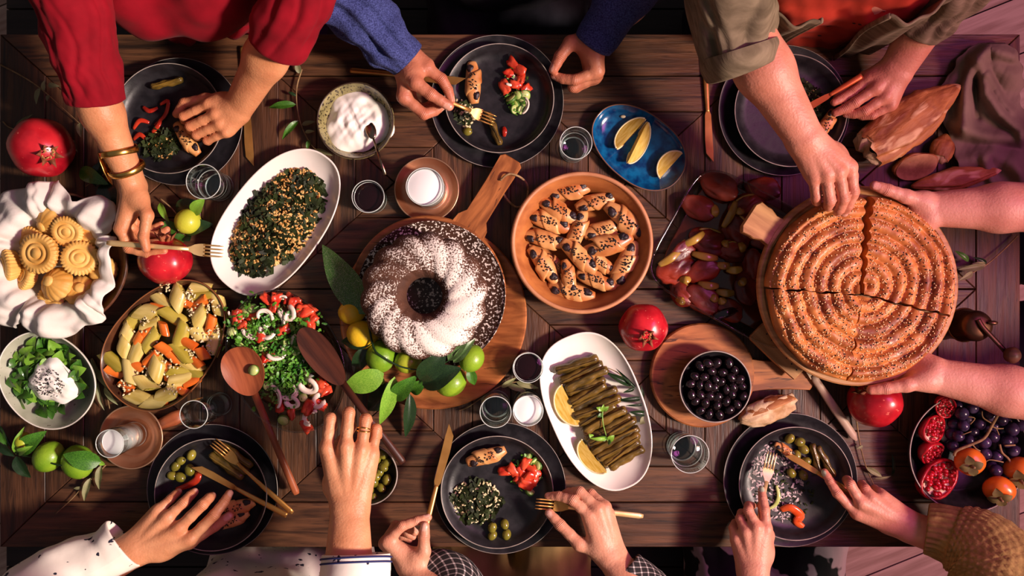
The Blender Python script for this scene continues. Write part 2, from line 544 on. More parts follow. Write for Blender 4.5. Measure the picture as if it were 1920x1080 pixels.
def arm_mesh(elbow, wrist, fingers, thumb, s=1.0, rw=21, re=40, h=2.1):
    """forearm + hand: fingers = 4 chains index..little, thumb chain (cmc, mcp, ip, tip); points in mm"""
    E, Wr = np.array(elbow, float), np.array(wrist, float)
    fs = []
    for f in fingers:
        f = [np.array(p, float) for p in f]
        if len(f) == 3:
            out = unit(f[1] - (f[0] + f[2]) / 2 + 1e-6)
            f = [f[0], f[1], f[1] + .55 * (f[2] - f[1]) + out * 4, f[2]]
        fs.append(f)
    th = [np.array(p, float) for p in thumb]
    allp = np.array([E, Wr] + [p for f in fs for p in f] + th)
    F = Field(np.minimum(allp.min(0) - 36, E - re * s - 24), np.maximum(allp.max(0) + 36, E + re * s + 24), h)
    cut = None
    mc = np.mean([f[0] for f in fs], 0)
    side = unit(fs[0][0] - fs[3][0])
    fwd = unit(mc - Wr)
    nrm = unit(np.cross(side, fwd))
    tips = np.mean([f[3] for f in fs], 0)
    if nrm @ (tips - mc) < 0: nrm = -nrm
    D = F.new()
    # forearm as two bones
    fa = unit(Wr - E)
    sd = unit(side - fa * (side @ fa))
    for sg in (-1, 1):
        w_ = Wr + sd * sg * 10 * s
        e_ = E + sd * sg * 8 * s
        mid = E + (Wr - E) * .45
        F.cone(D, w_, mid + sd * sg * 9 * s, rw * s * .92, (rw * .45 + re * .55) * s, 22)
        F.cone(D, mid + sd * sg * 9 * s, e_, (rw * .45 + re * .55) * s, re * s, 22)
    # palm
    for i, f in enumerate(fs):
        wi = Wr + side * (14 - 9.3 * i) * s + fwd * 6
        F.cone(D, wi, f[0], 14.5 * s, (10.6, 10.8, 10.2, 9.2)[i] * s, 12)
        F.cone(D, wi + nrm * 8 * s, f[0] + nrm * 5 * s - fwd * 8, 12 * s, 9 * s, 12)
    F.cone(D, Wr + fwd * 8, th[0], 17 * s, 14 * s, 14)
    F.cone(D, th[0], th[1], 15 * s, 11.5 * s, 13)
    F.cone(D, th[0] + fwd * 10 + side * 4, (th[1] + fs[0][0]) / 2 * .5 + .5 * mc - fwd * 12, 11 * s, 8 * s, 16)
    for i, f in enumerate(fs):      # extensor tendons on the back of the hand
        F.cone(D, Wr + side * (9 - 6 * i) * s + fwd * 14 - nrm * 9 * s, f[0] - nrm * 5.5 * s, 4.5 * s, 5.5 * s, 6)
    res = D.copy()
    RAD = [(10.0, 9.4, 8.2, 6.9), (10.2, 9.6, 8.4, 7.1), (9.8, 9.2, 8.0, 6.8), (8.8, 8.0, 7.0, 6.0)]
    chains = [(fs[i], RAD[i]) for i in range(4)] + [(th[1:], (11.2, 10.2, 8.2))]
    for f, rd in chains:
        Df = F.new()
        for k in range(len(f) - 1):
            a, b = f[k], f[k + 1]
            m_ = (a + b) / 2
            F.cone(Df, a, m_, rd[k] * s, (rd[k] + rd[k + 1]) * .475 * s, 3)
            F.cone(Df, m_, b, (rd[k] + rd[k + 1]) * .475 * s, rd[k + 1] * s, 3)
        res = np.minimum(res, smin(D, Df, 7.0))
    V, Q = surface_nets(res, F.lo, h)
    nail = np.zeros(len(V)); red = np.zeros(len(V)); wr = np.zeros(len(V)); wc = np.zeros(len(V))
    for f, rd in chains:
        a, b = f[-2], f[-1]
        d = unit(b - a)
        out = f[-2] - (f[0] + f[-1]) / 2
        out = out - d * (out @ d)
        if np.linalg.norm(out) < 1.5:
            out = -nrm - d * (-nrm @ d)
        out = unit(out)
        lat = np.cross(d, out)
        r = rd[-1] * s
        c = b - d * 1.0 + out * r * 0.80
        X = V - c
        q = ((X @ d) / (r * 1.02)) ** 2 + ((X @ lat) / (r * .78)) ** 2 + ((X @ out) / (r * .55)) ** 2
        nail = np.maximum(nail, np.clip((1.25 - q) / .35, 0, 1))
        for k in range(1, len(f) - 1):
            ax = unit(f[k + 1] - f[k - 1])
            X = V - f[k]
            cc = X @ ax
            w_ = np.clip(1.15 - np.abs(cc) / (7 * s), 0, 1) * np.clip(1.7 - np.linalg.norm(X, axis=1) / (rd[k] * s), 0, 1)
            m_ = w_ > wr
            wr[m_] = w_[m_]; wc[m_] = cc[m_]
        for k in range(0, len(f)):
            dd = np.linalg.norm(V - f[k], axis=1)
            red = np.maximum(red, np.clip(1.5 - dd / (13 * s), 0, 1) * (.9 if k in (1, len(f) - 1) else .7))
    return V, Q, nail, red, wr, wc

def skin_mat(name, c1, c2, nailc):
    m = bpy.data.materials.new(name); m.use_nodes = True
    N, L = m.node_tree.nodes, m.node_tree.links
    b = N['Principled BSDF']
    b.inputs['Roughness'].default_value = .47
    b.inputs['Specular IOR Level'].default_value = .42
    b.inputs['Subsurface Weight'].default_value = .12
    b.inputs['Subsurface Radius'].default_value = (1, .3, .15)
    b.inputs['Subsurface Scale'].default_value = .004
    tc = N.new('ShaderNodeTexCoord')
    n = N.new('ShaderNodeTexNoise'); n.inputs['Scale'].default_value = 28; n.inputs['Detail'].default_value = 6
    L.new(tc.outputs['Object'], n.inputs['Vector'])
    r = N.new('ShaderNodeValToRGB'); r.color_ramp.elements[0].position = .3; r.color_ramp.elements[1].position = .72
    r.color_ramp.elements[0].color, r.color_ramp.elements[1].color = lin(c1), lin(c2)
    L.new(n.outputs['Fac'], r.inputs[0])
    a = N.new('ShaderNodeAttribute'); a.attribute_name = 'red'
    mx = N.new('ShaderNodeMix'); mx.data_type = 'RGBA'
    mu = N.new('ShaderNodeMath'); mu.operation = 'MULTIPLY'; mu.inputs[1].default_value = .38
    L.new(a.outputs['Fac'], mu.inputs[0]); L.new(mu.outputs[0], mx.inputs[0])
    L.new(r.outputs[0], mx.inputs[6]); mx.inputs[7].default_value = lin((c1[0] * 1.0, c1[1] * .72, c1[2] * .66))
    a2 = N.new('ShaderNodeAttribute'); a2.attribute_name = 'nail'
    mx2 = N.new('ShaderNodeMix'); mx2.data_type = 'RGBA'
    L.new(a2.outputs['Fac'], mx2.inputs[0]); L.new(mx.outputs[2], mx2.inputs[6]); mx2.inputs[7].default_value = lin(nailc)
    L.new(mx2.outputs[2], b.inputs['Base Color'])
    mr = N.new('ShaderNodeMapRange'); mr.inputs[3].default_value = .47; mr.inputs[4].default_value = .22
    L.new(a2.outputs['Fac'], mr.inputs[0]); L.new(mr.outputs[0], b.inputs['Roughness'])
    n2 = N.new('ShaderNodeTexNoise'); n2.inputs['Scale'].default_value = 260; n2.inputs['Detail'].default_value = 5
    L.new(tc.outputs['Object'], n2.inputs['Vector'])
    v = N.new('ShaderNodeTexNoise'); v.inputs['Scale'].default_value = 60; v.inputs['Detail'].default_value = 3
    L.new(tc.outputs['Object'], v.inputs['Vector'])
    ad = N.new('ShaderNodeMath'); ad.operation = 'ADD'
    L.new(n2.outputs['Fac'], ad.inputs[0]); L.new(v.outputs['Fac'], ad.inputs[1])
    bp = N.new('ShaderNodeBump'); bp.inputs['Strength'].default_value = .4; bp.inputs['Distance'].default_value = .0018
    # knuckle wrinkles
    aw = N.new('ShaderNodeAttribute'); aw.attribute_name = 'wr'
    ac = N.new('ShaderNodeAttribute'); ac.attribute_name = 'wc'
    fq = N.new('ShaderNodeMath'); fq.operation = 'MULTIPLY_ADD'; fq.inputs[1].default_value = 2.3
    jt = N.new('ShaderNodeMath'); jt.operation = 'MULTIPLY'; jt.inputs[1].default_value = 7.0
    L.new(v.outputs['Fac'], jt.inputs[0]); L.new(ac.outputs['Fac'], fq.inputs[0]); L.new(jt.outputs[0], fq.inputs[2])
    sn = N.new('ShaderNodeMath'); sn.operation = 'SINE'; L.new(fq.outputs[0], sn.inputs[0])
    wm = N.new('ShaderNodeMath'); wm.operation = 'MULTIPLY'; L.new(sn.outputs[0], wm.inputs[0]); L.new(aw.outputs['Fac'], wm.inputs[1])
    tt = N.new('ShaderNodeMath'); tt.operation = 'MULTIPLY_ADD'; tt.inputs[1].default_value = .6; L.new(wm.outputs[0], tt.inputs[0]); L.new(ad.outputs[0], tt.inputs[2])
    L.new(tt.outputs[0], bp.inputs['Height']); L.new(bp.outputs[0], b.inputs['Normal'])
    return m

def coarse(prims, h, k, cut=None):
    pts = np.array([p for a, b, ra, rb in prims for p in (a, b)], float)
    rm = max(max(p[2], p[3]) for p in prims)
    F = Field(pts.min(0) - rm - 15, pts.max(0) + rm + 15, h)
    D = F.new()
    for a, b, ra, rb in prims:
        F.cone(D, np.array(a, float), np.array(b, float), ra, rb, k)
    if cut is not None:
        G = np.ix_(*F.ax)
        D = np.maximum(D, cut(G))
    return surface_nets(D, F.lo, h)

def make_person(label, skin, arms, torso, shirt_mat, trouser_mat, hair_mat, hair_long=False, shirt_name='shirt', lap=True, bust=False):
    """torso: dict(x, y, dir, z0..) ; dir = -1 for people on the far side (they face -y), +1 near side; 'r' = faces -x"""
    x, y, fy = torso['x'], torso['y'], torso['dir']
    ax_f = np.array((0, fy, 0.)) if fy in (-1, 1) else np.array((-1., 0, 0))
    ax_s = np.array((1., 0, 0)) if fy in (-1, 1) else np.array((0, 1., 0))
    O = np.array((x, y, 0.))
    lean = torso.get('lean', 0)
    def q(s_, f_, z_): return O + ax_s * s_ + ax_f * (f_ + lean * max(z_ + 200, 0) / 500) + np.array((0, 0, z_))
    VV, QQ, NN, RR = [], [], [], []
    W1, W2 = [], []
    def join(V, Q, n_=None, r_=None, w1=None, w2=None):
        o = sum(len(v) for v in VV)
        VV.append(V); QQ.append(Q + o)
        W1.append(w1 if w1 is not None else np.zeros(len(V))); W2.append(w2 if w2 is not None else np.zeros(len(V)))
        NN.append(n_ if n_ is not None else np.zeros(len(V))); RR.append(r_ if r_ is not None else np.zeros(len(V)))
    for a in arms:
        join(*arm_mesh(**a))
    # trunk, neck and head
    g_ = torso.get('g', 1.0)
    trunk = []
    for sg in (-1, 1):
        trunk += [(q(sg * 62 * g_, -10, -235), q(sg * 52 * g_, 0, -60), 92, 80), (q(sg * 52 * g_, 0, -60), q(sg * 66 * g_, 5, 170), 80, 88),
                  (q(sg * 66 * g_, 5, 170), q(sg * 95 * g_, -10, 265), 80, 52), (q(sg * 95 * g_, -10, 265), q(sg * 165 * g_, -8, 262), 52, 48)]
    shirt = [(a, b, ra + 8, rb + 8) for a, b, ra, rb in trunk]
    if bust:
        for sg in (-1, 1):
            shirt.append((q(sg * 58, 70, 130), q(sg * 50, 82, 118), 62, 58))
    for a, sh in zip(arms, torso['sh']):
        trunk.append((np.array(sh), np.array(a['elbow'], float), 46, 36))
    neck, head = q(0, 10, 330), q(0, 40, 440)
    hp = [(q(0, 0, 270), neck, 56, 50), (neck, q(0, 18, 380), 50, 52)]
    body = trunk + hp
    V, Q = coarse(body, 11, 45)
    join(V, Q)
    hd = [(q(0, 5, 345), q(0, 18, 395), 50, 52), (q(0, 10, 455), q(0, 38, 452), 80, 74), (q(0, 45, 440), q(0, 72, 385), 62, 34), (q(0, 112, 428), q(0, 122, 405), 8, 13),
          (q(-28, 92, 440), q(28, 92, 440), 22, 22), (q(-16, 94, 380), q(16, 94, 380), 14, 14)]
    for sg in (-1, 1):
        hd.append((q(sg * 80, 22, 445), q(sg * 84, 14, 412), 13, 9))
    V, Q = coarse(hd, 5, 18)
    lip = q(0, 108, 384)
    dl = (V - lip) @ np.stack([ax_s, ax_f, np.array((0, 0, 1.))], 1)
    join(V, Q, None, 2.2 * np.clip(1.5 - np.sqrt((dl[:, 0] / 22) ** 2 + (dl[:, 1] / 20) ** 2 + (dl[:, 2] / 7) ** 2), 0, 1))
    V, Q = np.concatenate(VV), np.concatenate(QQ)
    me = bpy.data.meshes.new('person')
    me.from_pydata((V * .001).tolist(), [], Q.tolist())
    me.materials.append(skin)
    me.polygons.foreach_set('use_smooth', [True] * len(me.polygons))
    for nm, arr in (('nail', np.concatenate(NN)), ('red', np.concatenate(RR)), ('wr', np.concatenate(W1)), ('wc', np.concatenate(W2))):
        at = me.attributes.new(nm, 'FLOAT', 'POINT'); at.data.foreach_set('value', arr.astype(np.float32))
    o = bpy.data.objects.new('person', me); o.location = (0, 0, TZ); col.objects.link(o)
    tag(o, label, 'person')
    def child(name, V, Q, mat, disp=0, seed=0, ds=.02):
        if disp:
            nz = vnoise(seed)
            C = V - V.mean(0)
            V = V + (C / (np.linalg.norm(C * np.array((1, 1, .3)), axis=1, keepdims=True) + 1)) * (nz(V, ds) * disp)[:, None]
        me = bpy.data.meshes.new(name); me.from_pydata((V * .001).tolist(), [], Q.tolist()); me.materials.append(mat)
        me.polygons.foreach_set('use_smooth', [True] * len(me.polygons))
        c = bpy.data.objects.new(name, me); col.objects.link(c); c.parent = o
        return c
    for a, sh_ in zip(arms, torso['sh']):
        sh_ = np.array(sh_, float); el = np.array(a['elbow'], float)
        shirt.append((sh_, sh_ + (el - sh_) * .45, 58, 52))
        shirt.append((sh_, q(0, -8, 255), 60, 66))
    nk = q(0, 14, 352)
    V, Q = coarse(shirt, 8, 45, cut=lambda G: 92 - np.sqrt((G[0] - nk[0]) ** 2 + (G[1] - nk[1]) ** 2 + (G[2] - nk[2]) ** 2))
    child(shirt_name, V, Q, shirt_mat, 6, int(abs(x)), .022)
    hr = [(q(0, -2, 468), q(0, 26, 478), 86, 78), (q(0, -30, 440), q(0, -40, 390), 66, 46)]
    for sg in (-1, 1):
        V, Q = coarse([(q(sg * 30, 103, 432), q(sg * 30, 104, 432), 12, 12)], 2.5, 2)
        child('eye', V, Q, M('eye_white', (226, 220, 212), .2))
        V, Q = coarse([(q(sg * 30, 113.5, 431), q(sg * 30, 114, 431), 4, 4)], 1.5, 1)
        child('iris', V, Q, M('iris_brown', (44, 26, 16), .15))
        V, Q = coarse([(q(sg * 16, 114, 452), q(sg * 44, 104, 453), 4.5, 3)], 2, 2)
        child('eyebrow', V, Q, hair_mat)
    if hair_long:
        hr += [(q(0, -45, 420), q(0, -60, 260), 62, 50)]
    V, Q = coarse(hr, 7, 25)
    child('hair', V, Q, hair_mat, 3, 5, .05)
    if lap:
        th_ = []
        for sg in (-1, 1):
            kn = q(sg * 115, 430, -185); kn[2] = -200
            hp_ = q(sg * 80, 10, -225); an = kn + ax_f * -30; an[2] = -640
            th_ += [(hp_, kn, 88, 64), (kn, an, 60, 42)]
        th_ += [(q(-70, -10, -200), q(70, -10, -200), 108, 108)]
        V, Q = coarse(th_, 9, 30)
        child('trousers', V, Q, trouser_mat, 5, 3, .03)
        for sg in (-1, 1):
            kn = q(sg * 115, 430, -185) - ax_f * 30
            V, Q = coarse([(np.array((kn[0], kn[1], -705.)), np.array((kn[0], kn[1], -705.)) + ax_f * 130, 42, 34)], 7, 10, cut=lambda G: -748 - G[2])
            child('shoe', V, Q, M('shoe_leather', (30, 24, 22), .5))
    return o

def sleeve(parent, name, mat, path, n=56, sub=7, folds=3.0, fk=5.0, seed=1, cuff=18, flat=1.0, flare=None, fn=None, uvs=True):
    """cloth tube: path of (px, py, z, radius mm) from shoulder to cuff, open at the cuff with a turned-in hem"""
    P4 = [np.array((*P(p[0], p[1], p[2]), p[3])) for p in path]
    C = catmull(P4, sub)
    m = len(C)
    nz = vnoise(seed)
    V, UV = [], []
    u = np.array((0, 0, 1.))
    L_ = 0
    for i in range(m):
        t = unit(C[min(i + 1, m - 1)][:3] - C[max(i - 1, 0)][:3])
        u = unit(u - t * (u @ t)) if abs(u @ t) < .98 else unit(np.array((0, 1., 0)) - t * t[1])
        w = np.cross(t, u)
        if i: L_ += np.linalg.norm(C[i][:3] - C[i - 1][:3])
        for j in range(n + 1):
            a = 2 * pi * (j % n) / n
            r = C[i][3]
            fold = folds * (nz(np.array((L_ * .035 + .9 * sin(a), 1.6 * cos(a), .8 * sin(2 * a))), 1.0)
                            + .8 * sin(L_ / 90.0 * fk + 2.2 * sin(a + seed) + seed)) * min(1, .35 + .65 * (m - 1 - i) / 6)
            r = r + fold
            if fn: r += fn(i / (m - 1), a, L_)
            V.append(C[i][:3] + w * r * cos(a) + u * r * flat * sin(a)); UV.append((j / n * 2 * pi * C[i][3] / 100, L_ / 100))
    # hem turned in
    t = unit(C[-1][:3] - C[-2][:3])
    last = V[-(n + 1):]
    cen = C[-1][:3]
    for dr, dl in ((2.2, 1.6), (4.0, -1), (4.5, -cuff)):
        for j in range(n + 1):
            d = last[j] - cen
            V.append(cen + d * (1 - dr / max(np.linalg.norm(d), 1)) + t * dl); UV.append((j / n * 2 * pi * C[-1][3] / 100, L_ / 100))
    nr = len(V) // (n + 1)
    Fc = [(i * (n + 1) + j, i * (n + 1) + j + 1, (i + 1) * (n + 1) + j + 1, (i + 1) * (n + 1) + j) for i in range(nr - 1) for j in range(n)]
    mb = MB(); mb.add(V, Fc)
    return mb.build(name, mat, parent, uv=UV)
def pts(*a): return [P(*p) for p in a]
cloth = dict(rough=.85, spec=.2, sheen=.02)
m_red = M('red_cloth', (112, 5, 20), c2=(140, 9, 28), scale=14, bump=.15, bscale=60, **cloth)
m_navy = M('navy_wool', (34, 40, 82), c2=(70, 80, 136), scale=420, bump=.6, bscale=420, **cloth)
m_dark = M('dark_cloth', (30, 28, 36), c2=(40, 37, 46), scale=20, bump=.2, bscale=120, **cloth)
m_linen = M('olive_linen', (92, 82, 62), c2=(126, 114, 90), scale=22, stretch=(1, 1, 6), bump=.3, bscale=90, **cloth)
m_orange = M('orange_tee', (150, 44, 26), c2=(166, 54, 34), scale=12, c3=(44, 24, 22), s3=34, r3=(.68, .70), **cloth)
m_white = M('white_shirt', (226, 218, 204), c2=(236, 230, 218), scale=8, c3=(40, 40, 56), s3=62, r3=(.66, .68), bump=.15, bscale=90, **cloth)
m_beige = M('beige_trousers', (150, 122, 76), c2=(176, 148, 98), scale=9, bump=.2, bscale=90, **cloth)
m_floral = M('floral_cloth', (22, 20, 26), c2=(30, 34, 34), scale=12, c3=(170, 150, 158), s3=17, r3=(.53, .56), **cloth)
m_knit = M('olive_knit', (134, 112, 64), c2=(164, 138, 84), scale=60, bump=.5, bscale=170, **cloth)
m_tan = M('tan_cloth', (150, 110, 100), c2=(160, 122, 110), scale=12, **cloth)
m_hair_d = M('dark_hair', (34, 24, 18), .5, (58, 40, 28), 60, (8, 8, 1), bump=.5)
m_hair_b = M('brown_hair', (74, 48, 28), .5, (104, 70, 42), 60, (8, 8, 1), bump=.5)
def check_mat():
    m = bpy.data.materials.new('checked_cloth'); m.use_nodes = True
    N, L = m.node_tree.nodes, m.node_tree.links
    b = N['Principled BSDF']; b.inputs['Roughness'].default_value = .85
    tc = N.new('ShaderNodeTexCoord'); mp = N.new('ShaderNodeMapping'); mp.inputs['Rotation'].default_value = (0, 0, R(38)); mp.inputs['Scale'].default_value = (9, 9, 9)
    L.new(tc.outputs['UV'], mp.inputs[0])
    sp = N.new('ShaderNodeSeparateXYZ'); L.new(mp.outputs[0], sp.inputs[0])
    ms = []
    for i in (0, 1):
        f = N.new('ShaderNodeMath'); f.operation = 'FRACT'; L.new(sp.outputs[i], f.inputs[0])
        g_ = N.new('ShaderNodeMath'); g_.operation = 'LESS_THAN'; g_.inputs[1].default_value = .2; L.new(f.outputs[0], g_.inputs[0]); ms.append(g_)
    ad = N.new('ShaderNodeMath'); ad.operation = 'ADD'; L.new(ms[0].outputs[0], ad.inputs[0]); L.new(ms[1].outputs[0], ad.inputs[1])
    r = N.new('ShaderNodeValToRGB'); r.color_ramp.interpolation = 'CONSTANT'
    e = r.color_ramp.elements; e[0].color = lin((26, 22, 24)); e[1].position = .3; e[1].color = lin((128, 118, 116))
    e2 = e.new(.75); e2.color = lin((232, 224, 220))
    dv = N.new('ShaderNodeMath'); dv.operation = 'MULTIPLY'; dv.inputs[1].default_value = .5; L.new(ad.outputs[0], dv.inputs[0]); L.new(dv.outputs[0], r.inputs[0])
    L.new(r.outputs[0], b.inputs['Base Color'])
    return m
m_check = check_mat()

def crease(sd):
    r_ = random.Random(sd)
    cs = [(r_.uniform(.3, 2.9), r_.uniform(-.5, .5), r_.uniform(3, 7), r_.uniform(.06, .13), r_.uniform(2.5, 5.5)) for _ in range(7)]
    def f(v, a, L_):
        k = min(1, (1 - v) * 5 + .15)
        return k * sum(-h_ * math.exp(-((a - a0 - d * v - .12 * sin(w * v * 2 + a0)) / g_) ** 2) + h_ * .6 * math.exp(-((a - a0 - .28 - d * v) / .2) ** 2) for a0, d, w, g_, h_ in cs)
    return f
# --- woman in red, far side
skin1 = skin_mat('skin_tan', (190, 124, 84), (212, 148, 104), (206, 140, 118))
a1 = dict(elbow=P(140, 90, 205), wrist=P(250, 346, 82), s=.9, re=37,
    fingers=[pts((226, 430, 92), (241, 466, 86), (276, 476, 84), (308, 470, 84)),
             pts((229, 424, 74), (254, 456, 66), (290, 456, 64), (313, 446, 64)),
             pts((234, 416, 57), (262, 440, 50), (295, 440, 50), (313, 430, 52)),
             pts((240, 408, 42), (266, 426, 38), (288, 428, 40), (302, 420, 42))],
    thumb=pts((262, 372, 92), (276, 404, 104), (269, 444, 106), (274, 466, 104)))
a2 = dict(elbow=P(545, 25, 190), wrist=P(446, 203, 66), s=.9, re=37,
    fingers=[pts((391, 196, 68), (344, 218, 56), (346, 226, 34), (362, 226, 26)),
             pts((404, 214, 72), (356, 237, 58), (358, 244, 34), (374, 240, 26)),
             pts((412, 232, 68), (368, 253, 54), (371, 257, 34), (386, 250, 26)),
             pts((424, 248, 60), (388, 264, 46), (390, 266, 32), (402, 258, 26))],
    thumb=pts((425, 190, 56), (386, 186, 48), (346, 193, 42), (331, 214, 36)))
p1 = make_person('person in a red blouse with a gold cuff bracelet, reaching with a fork', skin1, [a1, a2],
    dict(x=-575, y=585, dir=-1, sh=[(-740, 590, 262), (-405, 590, 262)], lean=30), m_red, m_dark, m_hair_d, True, 'blouse', bust=True)
sleeve(p1, 'sleeve', m_red, [(67, -158, 265, 62), (120, -40, 245, 60), (152, 60, 212, 54), (168, 130, 182, 49), (181, 188, 158, 46)], folds=4.2, seed=2, n=110, sub=9, fn=crease(1))
sleeve(p1, 'sleeve', m_red, [(490, -170, 265, 60), (560, -60, 240, 58), (545, 22, 200, 54), (518, 89, 162, 47)], folds=4.2, seed=5, n=110, sub=9, fn=crease(2))
# blouse front: loose draped folds
mb = MB()
def drape(u, v):
    a = (u - .5) * 2
    x = -585 + a * 150
    y = 455 + 60 * abs(a) ** 2 + 34 * v + 7 * sin(9 * a + 3 * v) + 3 * sin(23 * a)
    z = 20 + 175 * v + 10 * sin(7 * a + 5 * v)
    return (x, y, z)
mb.grid(60, 16, drape); bl = mb.build('blouse_front', m_red, p1)
sm = bl.modifiers.new('thick', 'SOLIDIFY'); sm.thickness = .003
# gold cuff bracelet: two bands joined by a plate
m_gold = M('gold', (196, 150, 72), .26, (226, 180, 98), 40, metal=1.0, bump=.1, bscale=60)
br = bpy.data.objects.new('bracelet', None); col.objects.link(br); br.parent = p1
fa_c, fa_d = P(231, 302, 108), unit(P(250, 346, 82) - P(140, 90, 205))
s_ = unit(np.cross(fa_d, np.array((0, 0, 1.)))); u_ = np.cross(s_, fa_d)
for dl, bow in ((-16, -9), (13, 3)):
    loop = []
    for k in range(33):
        a = 2 * pi * k / 32
        loop.append(fa_c + fa_d * (dl + bow * max(0, sin(a))) + s_ * 31 * cos(a) + u_ * 30 * sin(a))
    mb = MB(); mb.tube(loop, 5.4, n=8, flat=.28, up=u_ * 0 + s_, cap=False); mb.build('band', m_gold, br)
mb = MB(); mb.tube([fa_c + s_ * 31 * 1 + u_ * 8 + fa_d * d for d in (-24, -10, 8, 24, 36)], [3, 9, 11, 8, 2], n=10, flat=.2, up=s_); mb.build('plate', m_gold, br)

# --- man in navy, far side
skin2 = skin_mat('skin_ruddy', (170, 102, 76), (200, 132, 100), (206, 150, 128))
b1 = dict(elbow=P(600, -60, 165), wrist=P(764, 116, 78), s=1.06, re=38,
    fingers=[pts((800, 128, 88), (828, 148, 84), (840, 168, 78), (846, 188, 74)),
             pts((757, 182, 84), (795, 214, 76), (815, 208, 68), (829, 199, 64)),
             pts((760, 186, 66), (793, 212, 56), (810, 206, 48), (822, 198, 46)),
             pts((766, 184, 50), (790, 204, 40), (805, 198, 36), (814, 190, 36))],
    thumb=pts((772, 136, 92), (780, 156, 104), (808, 177, 102), (842, 199, 92)))
b1['fingers'] = [b1['fingers'][0], b1['fingers'][1], b1['fingers'][2], b1['fingers'][3]]
b2 = dict(elbow=P(1230, -70, 150), wrist=P(1112, 80, 64), s=1.06, re=38,
    fingers=[pts((1120, 134, 66), (1078, 150, 62), (1056, 148, 56), (1040, 142, 52)),
             pts((1117, 142, 50), (1075, 163, 44), (1082, 160, 26), (1098, 150, 22)),
             pts((1115, 146, 36), (1080, 164, 28), (1086, 158, 18), (1102, 148, 18)),
             pts((1112, 144, 26), (1085, 158, 20), (1090, 152, 16), (1102, 144, 16))],
    thumb=pts((1096, 78, 66), (1070, 80, 70), (1050, 106, 68), (1038, 131, 62)))
p2 = make_person('person in a navy blue jumper holding a gold fork over a plate', skin2, [b1, b2],
    dict(x=-10, y=660, dir=-1, sh=[(-190, 660, 262), (175, 660, 262)]), m_dark, m_dark, m_hair_d, shirt_name='jumper')
sleeve(p2, 'sleeve', m_navy, [(700, -235, 265, 62), (592, -72, 182, 62), (668, 16, 132, 56), (724, 74, 100, 46), (763, 113, 80, 36)], folds=4.5, fk=8, seed=3, n=100, fn=crease(6))
sleeve(p2, 'sleeve', m_navy, [(1180, -235, 265, 62), (1210, -80, 180, 56), (1158, 10, 108, 45), (1113, 82, 66, 36)], folds=2.6, fk=7, seed=4)

# --- person in olive linen over an orange tee, far side
skin3 = skin_mat('skin_warm', (184, 118, 92), (206, 142, 116), (214, 158, 140))
c1 = dict(elbow=P(1372, 30, 250), wrist=P(1508, 258, 222), s=1.02, re=42,
    fingers=[pts((1594, 314, 214), (1600, 360, 208), (1590, 386, 188), (1583, 399, 172)),
             pts((1572, 322, 222), (1582, 372, 212), (1574, 392, 190), (1570, 398, 172)),
             pts((1549, 328, 220), (1556, 376, 210), (1554, 386, 186), (1556, 380, 166)),
             pts((1526, 334, 212), (1530, 370, 202), (1531, 378, 182), (1535, 372, 166))],
    thumb=pts((1560, 285, 196), (1594, 330, 186), (1597, 366, 176), (1582, 394, 164)))
c2 = dict(elbow=P(1790, -60, 165), wrist=P(1682, 130, 70), s=1.0, re=38,
    fingers=[pts((1628, 150, 56), (1600, 172, 50), (1580, 184, 48), (1564, 192, 48)),
             pts((1642, 166, 66), (1604, 192, 58), (1584, 204, 50), (1566, 212, 46)),
             pts((1660, 182, 66), (1622, 208, 56), (1602, 214, 46), (1587, 214, 40)),
             pts((1670, 198, 58), (1636, 216, 46), (1618, 218, 38), (1602, 214, 34))],
    thumb=pts((1656, 138, 52), (1622, 146, 42), (1594, 166, 38), (1570, 184, 38)))
p3 = make_person('person in an open olive linen shirt over an orange tee, touching the pie', skin3, [c1, c2],
    dict(x=545, y=555, dir=-1, sh=[(375, 560, 262), (715, 560, 262)], lean=20), m_orange, m_dark, m_hair_b, shirt_name='tee')
mb = MB()
for sg in (-1, 1):
    def flap(u, v, sg=sg):
        a = u
        dx = 58 + 135 * a + 10 * sin(5 * v + sg)
        x = 535 + sg * dx
        z = 5 + 245 * v
        y = 552 - math.sqrt(max(0, 118 ** 2 - max(0, dx - 62) ** 2 * .8)) - 20 * (z + 200) / 500 + 6 * sin(9 * a + 2 * v) + 4 * sin(19 * a + sg)
        return (x, y, z)
    mb2 = MB(); mb2.grid(34, 18, flap)
    o = mb2.build('shirt_front', m_linen, p3); o.modifiers.new('thick', 'SOLIDIFY').thickness = .004
    tr = MB(); tr.tube([flap(0, v / 8) for v in range(9)], 5, n=8, flat=.5); tr.build('shirt_placket', m_linen, p3)
sleeve(p3, 'sleeve', m_linen, [(1409, -130, 265, 72), (1374, -20, 258, 72), (1376, 60, 250, 62), (1390, 126, 240, 52)], folds=5, fk=5, seed=8, n=110, sub=10, fn=crease(3))
sleeve(p3, 'rolled_cuff', m_linen, [(1380, 92, 246, 60), (1384, 108, 243, 62), (1391, 130, 238, 57)], folds=2.5, fk=5, seed=9, sub=4)
sleeve(p3, 'sleeve', m_linen, [(1822, -130, 265, 66), (1800, -50, 200, 60), (1752, 8, 150, 54), (1717, 56, 114, 45)], folds=4, fk=6, seed=10, n=100, fn=crease(4))

